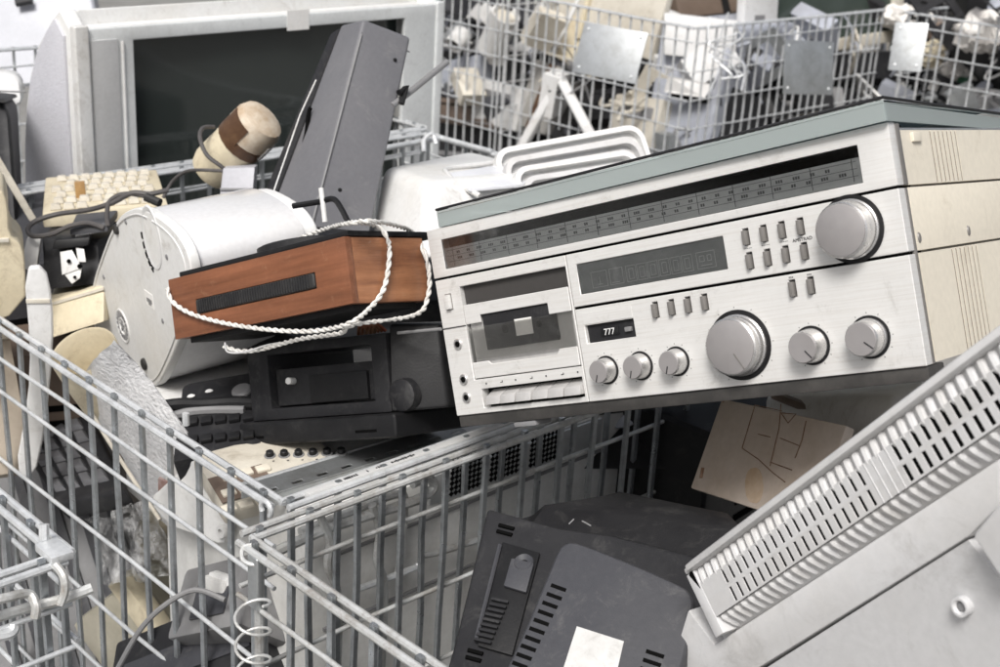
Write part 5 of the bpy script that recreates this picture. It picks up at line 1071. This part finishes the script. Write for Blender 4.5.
# crumpled bags and bits at the top right
def lump(name, label, cat, c, r, material, sq=(1, 1, 1), seed=0, rough_=.35):
    bm = B(); bmesh.ops.create_icosphere(bm, subdivisions=4, radius=r)
    for v in bm.verts: v.co = V((v.co.x * sq[0], v.co.y * sq[1], v.co.z * sq[2]))
    jitter(bm, r * rough_, 2.2 / r, seed); jitter(bm, r * rough_ * .45, 6 / r, seed + 3)
    o = part(name, bm, material, None, angle=25); tag(o, label, cat); o.location = at(*c); return o
LUMPS = (('crumpled white bag above the narrow plate', (905, 18, 5.0), .10, CLOTH, (1.5, 1, .7)), ('pale crumpled bag at the top right corner', (984, 34, 4.62), .13, CLOTH, (1.3, 1, .9)),
         ('small crumpled cream bag behind the mesh under the white one', (932, 55, 5.0), .07, mat('cream_bag', (.66, .60, .46), .6, 0, (.45, .38, .26), .6, 10), (1, 1, 1.2)), ('grey white crumpled rag low behind the right mesh', (962, 70, 5.02), .08, CLOTH, (1.6, 1, .7)),
         ('dark crumpled sack at the top right edge', (948, 6, 5.4), .15, BLACK2, (1.8, 1, .8)), ('brown crumpled sack behind the right mesh', (940, 34, 5.25), .13, BROWN, (1.5, 1, .7)))
for i, (lab, c, r_, m_, sq) in enumerate(LUMPS): lump('crumpled_bag', lab, 'bag', c, r_ * .72, m_, sq, i * 3.1)
t, F_, L_, H2 = slab('green_bottle', 'small green plastic piece behind the right mesh', 'plastic piece', (955, 88, 4.95), (966, 87, 4.95), (957, 70, 5.0), .04, GREEN, .008); P('cap', t, WHITE2, lambda bm: box(bm, L_ * .2, L_ * .8, .005, .03, H2, H2 * 1.3), .003)
t, F_, L_, H2 = slab('flat_white_cover', 'flat white cover behind the right mesh corner', 'cover', (925, 100, 5.0), (955, 98, 5.0), (930, 78, 5.05), .02, WHITE2, .004); P('rim', t, MONW, lambda bm: box(bm, 0, L_, -.006, -.0002, H2 * .8, H2), .002)
for lab, o, xp, zp, m_ in (('pale appliance casing behind the mesh between the camera and the white stand', (470, 120, 4.56), (515, 132, 4.56), (478, 78, 4.62), WHITE2),
    ('pale grey appliance casing behind the mesh under the square grey plate', (772, 150, 4.56), (850, 134, 4.56), (780, 96, 4.66), MONW),
    ('light grey appliance casing low behind the mesh at the right edge', (940, 130, 4.6), (1010, 138, 4.6), (944, 84, 4.7), MONW),
    ('cream appliance casing behind the mesh between the bright plate and the printer', (604, 142, 4.56), (652, 150, 4.56), (610, 92, 4.64), CREAM3)):
    t, F_, L_, H2 = slab('pale_casing', lab, 'appliance casing', o, xp, zp, .2, m_, .014); P('front_panel', t, MGREY, lambda bm: box(bm, L_ * .15, L_ * .85, -.003, -.0002, H2 * .55, H2 * .8), .002); P('button', t, HOLE, lambda bm: lathe(bm, [(0, .006), (.012, .005), (.014, 0)], 14, MT(L_ * .5, 0, H2 * .3) @ RX90))
t, F_, L_, H2 = slab('crt_chassis', 'grey metal chassis lying behind the arm of the loudspeaker', 'chassis', (430, 90, 4.6), (475, 82, 4.6), (440, 62, 4.7), .12, BLUEG, .004); P('edge', t, GALV, lambda bm: box(bm, 0, L_, -.004, -.0002, 0, .02), .001)
at = _at
# small unsorted scrap filling the distant cages
def heap(label, a0, a1, b0, b1, z0, z1, n, seed):
    random.seed(seed); F_ = Frame(KF.M @ MT(a0, b0, z0)); bm = B(); mats_ = [BLACK2, WHITE2, BLUEG, CREAM3, MGREY, BLACK, BLACK2, DGREY, STAIN, MONW, BLACK, BLUEG]
    for i in range(n):
        nf = len(bm.faces); p = V((random.uniform(0, a1 - a0), random.uniform(0, b1 - b0), random.uniform(0, z1 - z0)))
        M_ = Matrix.Translation(p) @ Euler([random.uniform(-1.5, 1.5) for _ in range(3)]).to_matrix().to_4x4(); kd_ = random.random(); s_ = random.uniform(.03, .11)
        if kd_ < .45: box(bm, -s_, s_, -s_ * random.uniform(.3, 1), s_ * random.uniform(.3, 1), -s_ * .4, s_ * .4, M_)
        elif kd_ < .62: lathe(bm, [(0, -s_), (s_ * .5, -s_), (s_ * .55, s_ * .6), (s_ * .3, s_), (0, s_)], 10, M_)
        elif kd_ < .85: tube(bm, smooth_path([(random.uniform(-.1, .1), random.uniform(-.1, .1), random.uniform(-.06, .06)) for _ in range(5)], 5), random.uniform(.003, .008), 6, M_)
        else: plate(bm, -s_ * 1.4, s_ * 1.4, -s_, s_, 0, .008, [(-s_ * .9, -s_ * .2, -s_ * .6, s_ * .6), (s_ * .1, s_ * .9, -s_ * .6, s_ * .6)], M_)
        bm.faces.ensure_lookup_table(); mi = random.randrange(len(mats_))
        for f in bm.faces[nf:]: f.material_index = mi
    me = finish(bm, 'scrap_heap', mats_[0])
    for m_ in mats_[1:]: me.materials.append(m_)
    o = bpy.data.objects.new('scrap_heap', me); col.objects.link(o); o.matrix_world = F_.M; tag(o, label, 'scrap', kind='stuff')
heap('small mixed scrap in the distant cage around the printer', -3.84, -2.98, 3.84, 4.95, .45, .88, 170, 1)
heap('small mixed scrap behind the small white camera', -5.05, -3.90, 3.84, 4.95, .45, .98, 200, 2)
heap('small mixed scrap at the top right among the crumpled bags', -2.82, -1.70, 5.07, 6.2, .45, 1.02, 260, 3)
heap('small mixed scrap beyond the distant cages at the top edge', -4.6, -2.9, 5.1, 6.6, .4, .98, 220, 4)
# a heap of unsorted casings further back and under the piles
for i, (lab, c, s_, m_, rz) in enumerate((
    ('brown casing under the opened printer', (-.66, 2.06, .70), (.30, .30, .30), BROWN, 20), ('white casing under the drum', (-.33, 1.75, .80), (.30, .25, .20), WHITE2, 40),
    ('black casing under the white appliance', (-.10, 2.15, .80), (.50, .40, .30), BLACK2, 15), ('added casing, blackened for the shade beneath the silver receiver', (.25, 1.85, .75), (.40, .40, .36), BLACK, 50),  # the one under the receiver is coloured black to stand for deep shade
    ('dark casing under the television', (-.85, 2.95, .42), (.50, .80, .50), BLACK2, 46), ('grey casing under the cream keyboard', (-.85, 2.20, .80), (.34, .45, .30), DGREY, 35),
    ('dark casing beneath the black monitor', (.25, 1.05, .60), (.60, .45, .40), BLACK, 45), ('dark casing beneath the light grey monitor', (.62, 1.25, .55), (.40, .55, .50), BLACK, 45))):
    F_ = frame(V(c), (0, 0, rz)); t = thing('casing', lab, 'casing', F_)
    P('box', t, m_, lambda bm: box(bm, -s_[0] / 2, s_[0] / 2, -s_[1] / 2, s_[1] / 2, -s_[2] / 2, s_[2] / 2), .012, 3)
    for k in range(5): P('vent_slot', t, HOLE, lambda bm: box(bm, -s_[0] * .3, s_[0] * .3, -s_[1] / 2 - .001, -s_[1] / 2 + .002, -.05 + k * .025, -.04 + k * .025))
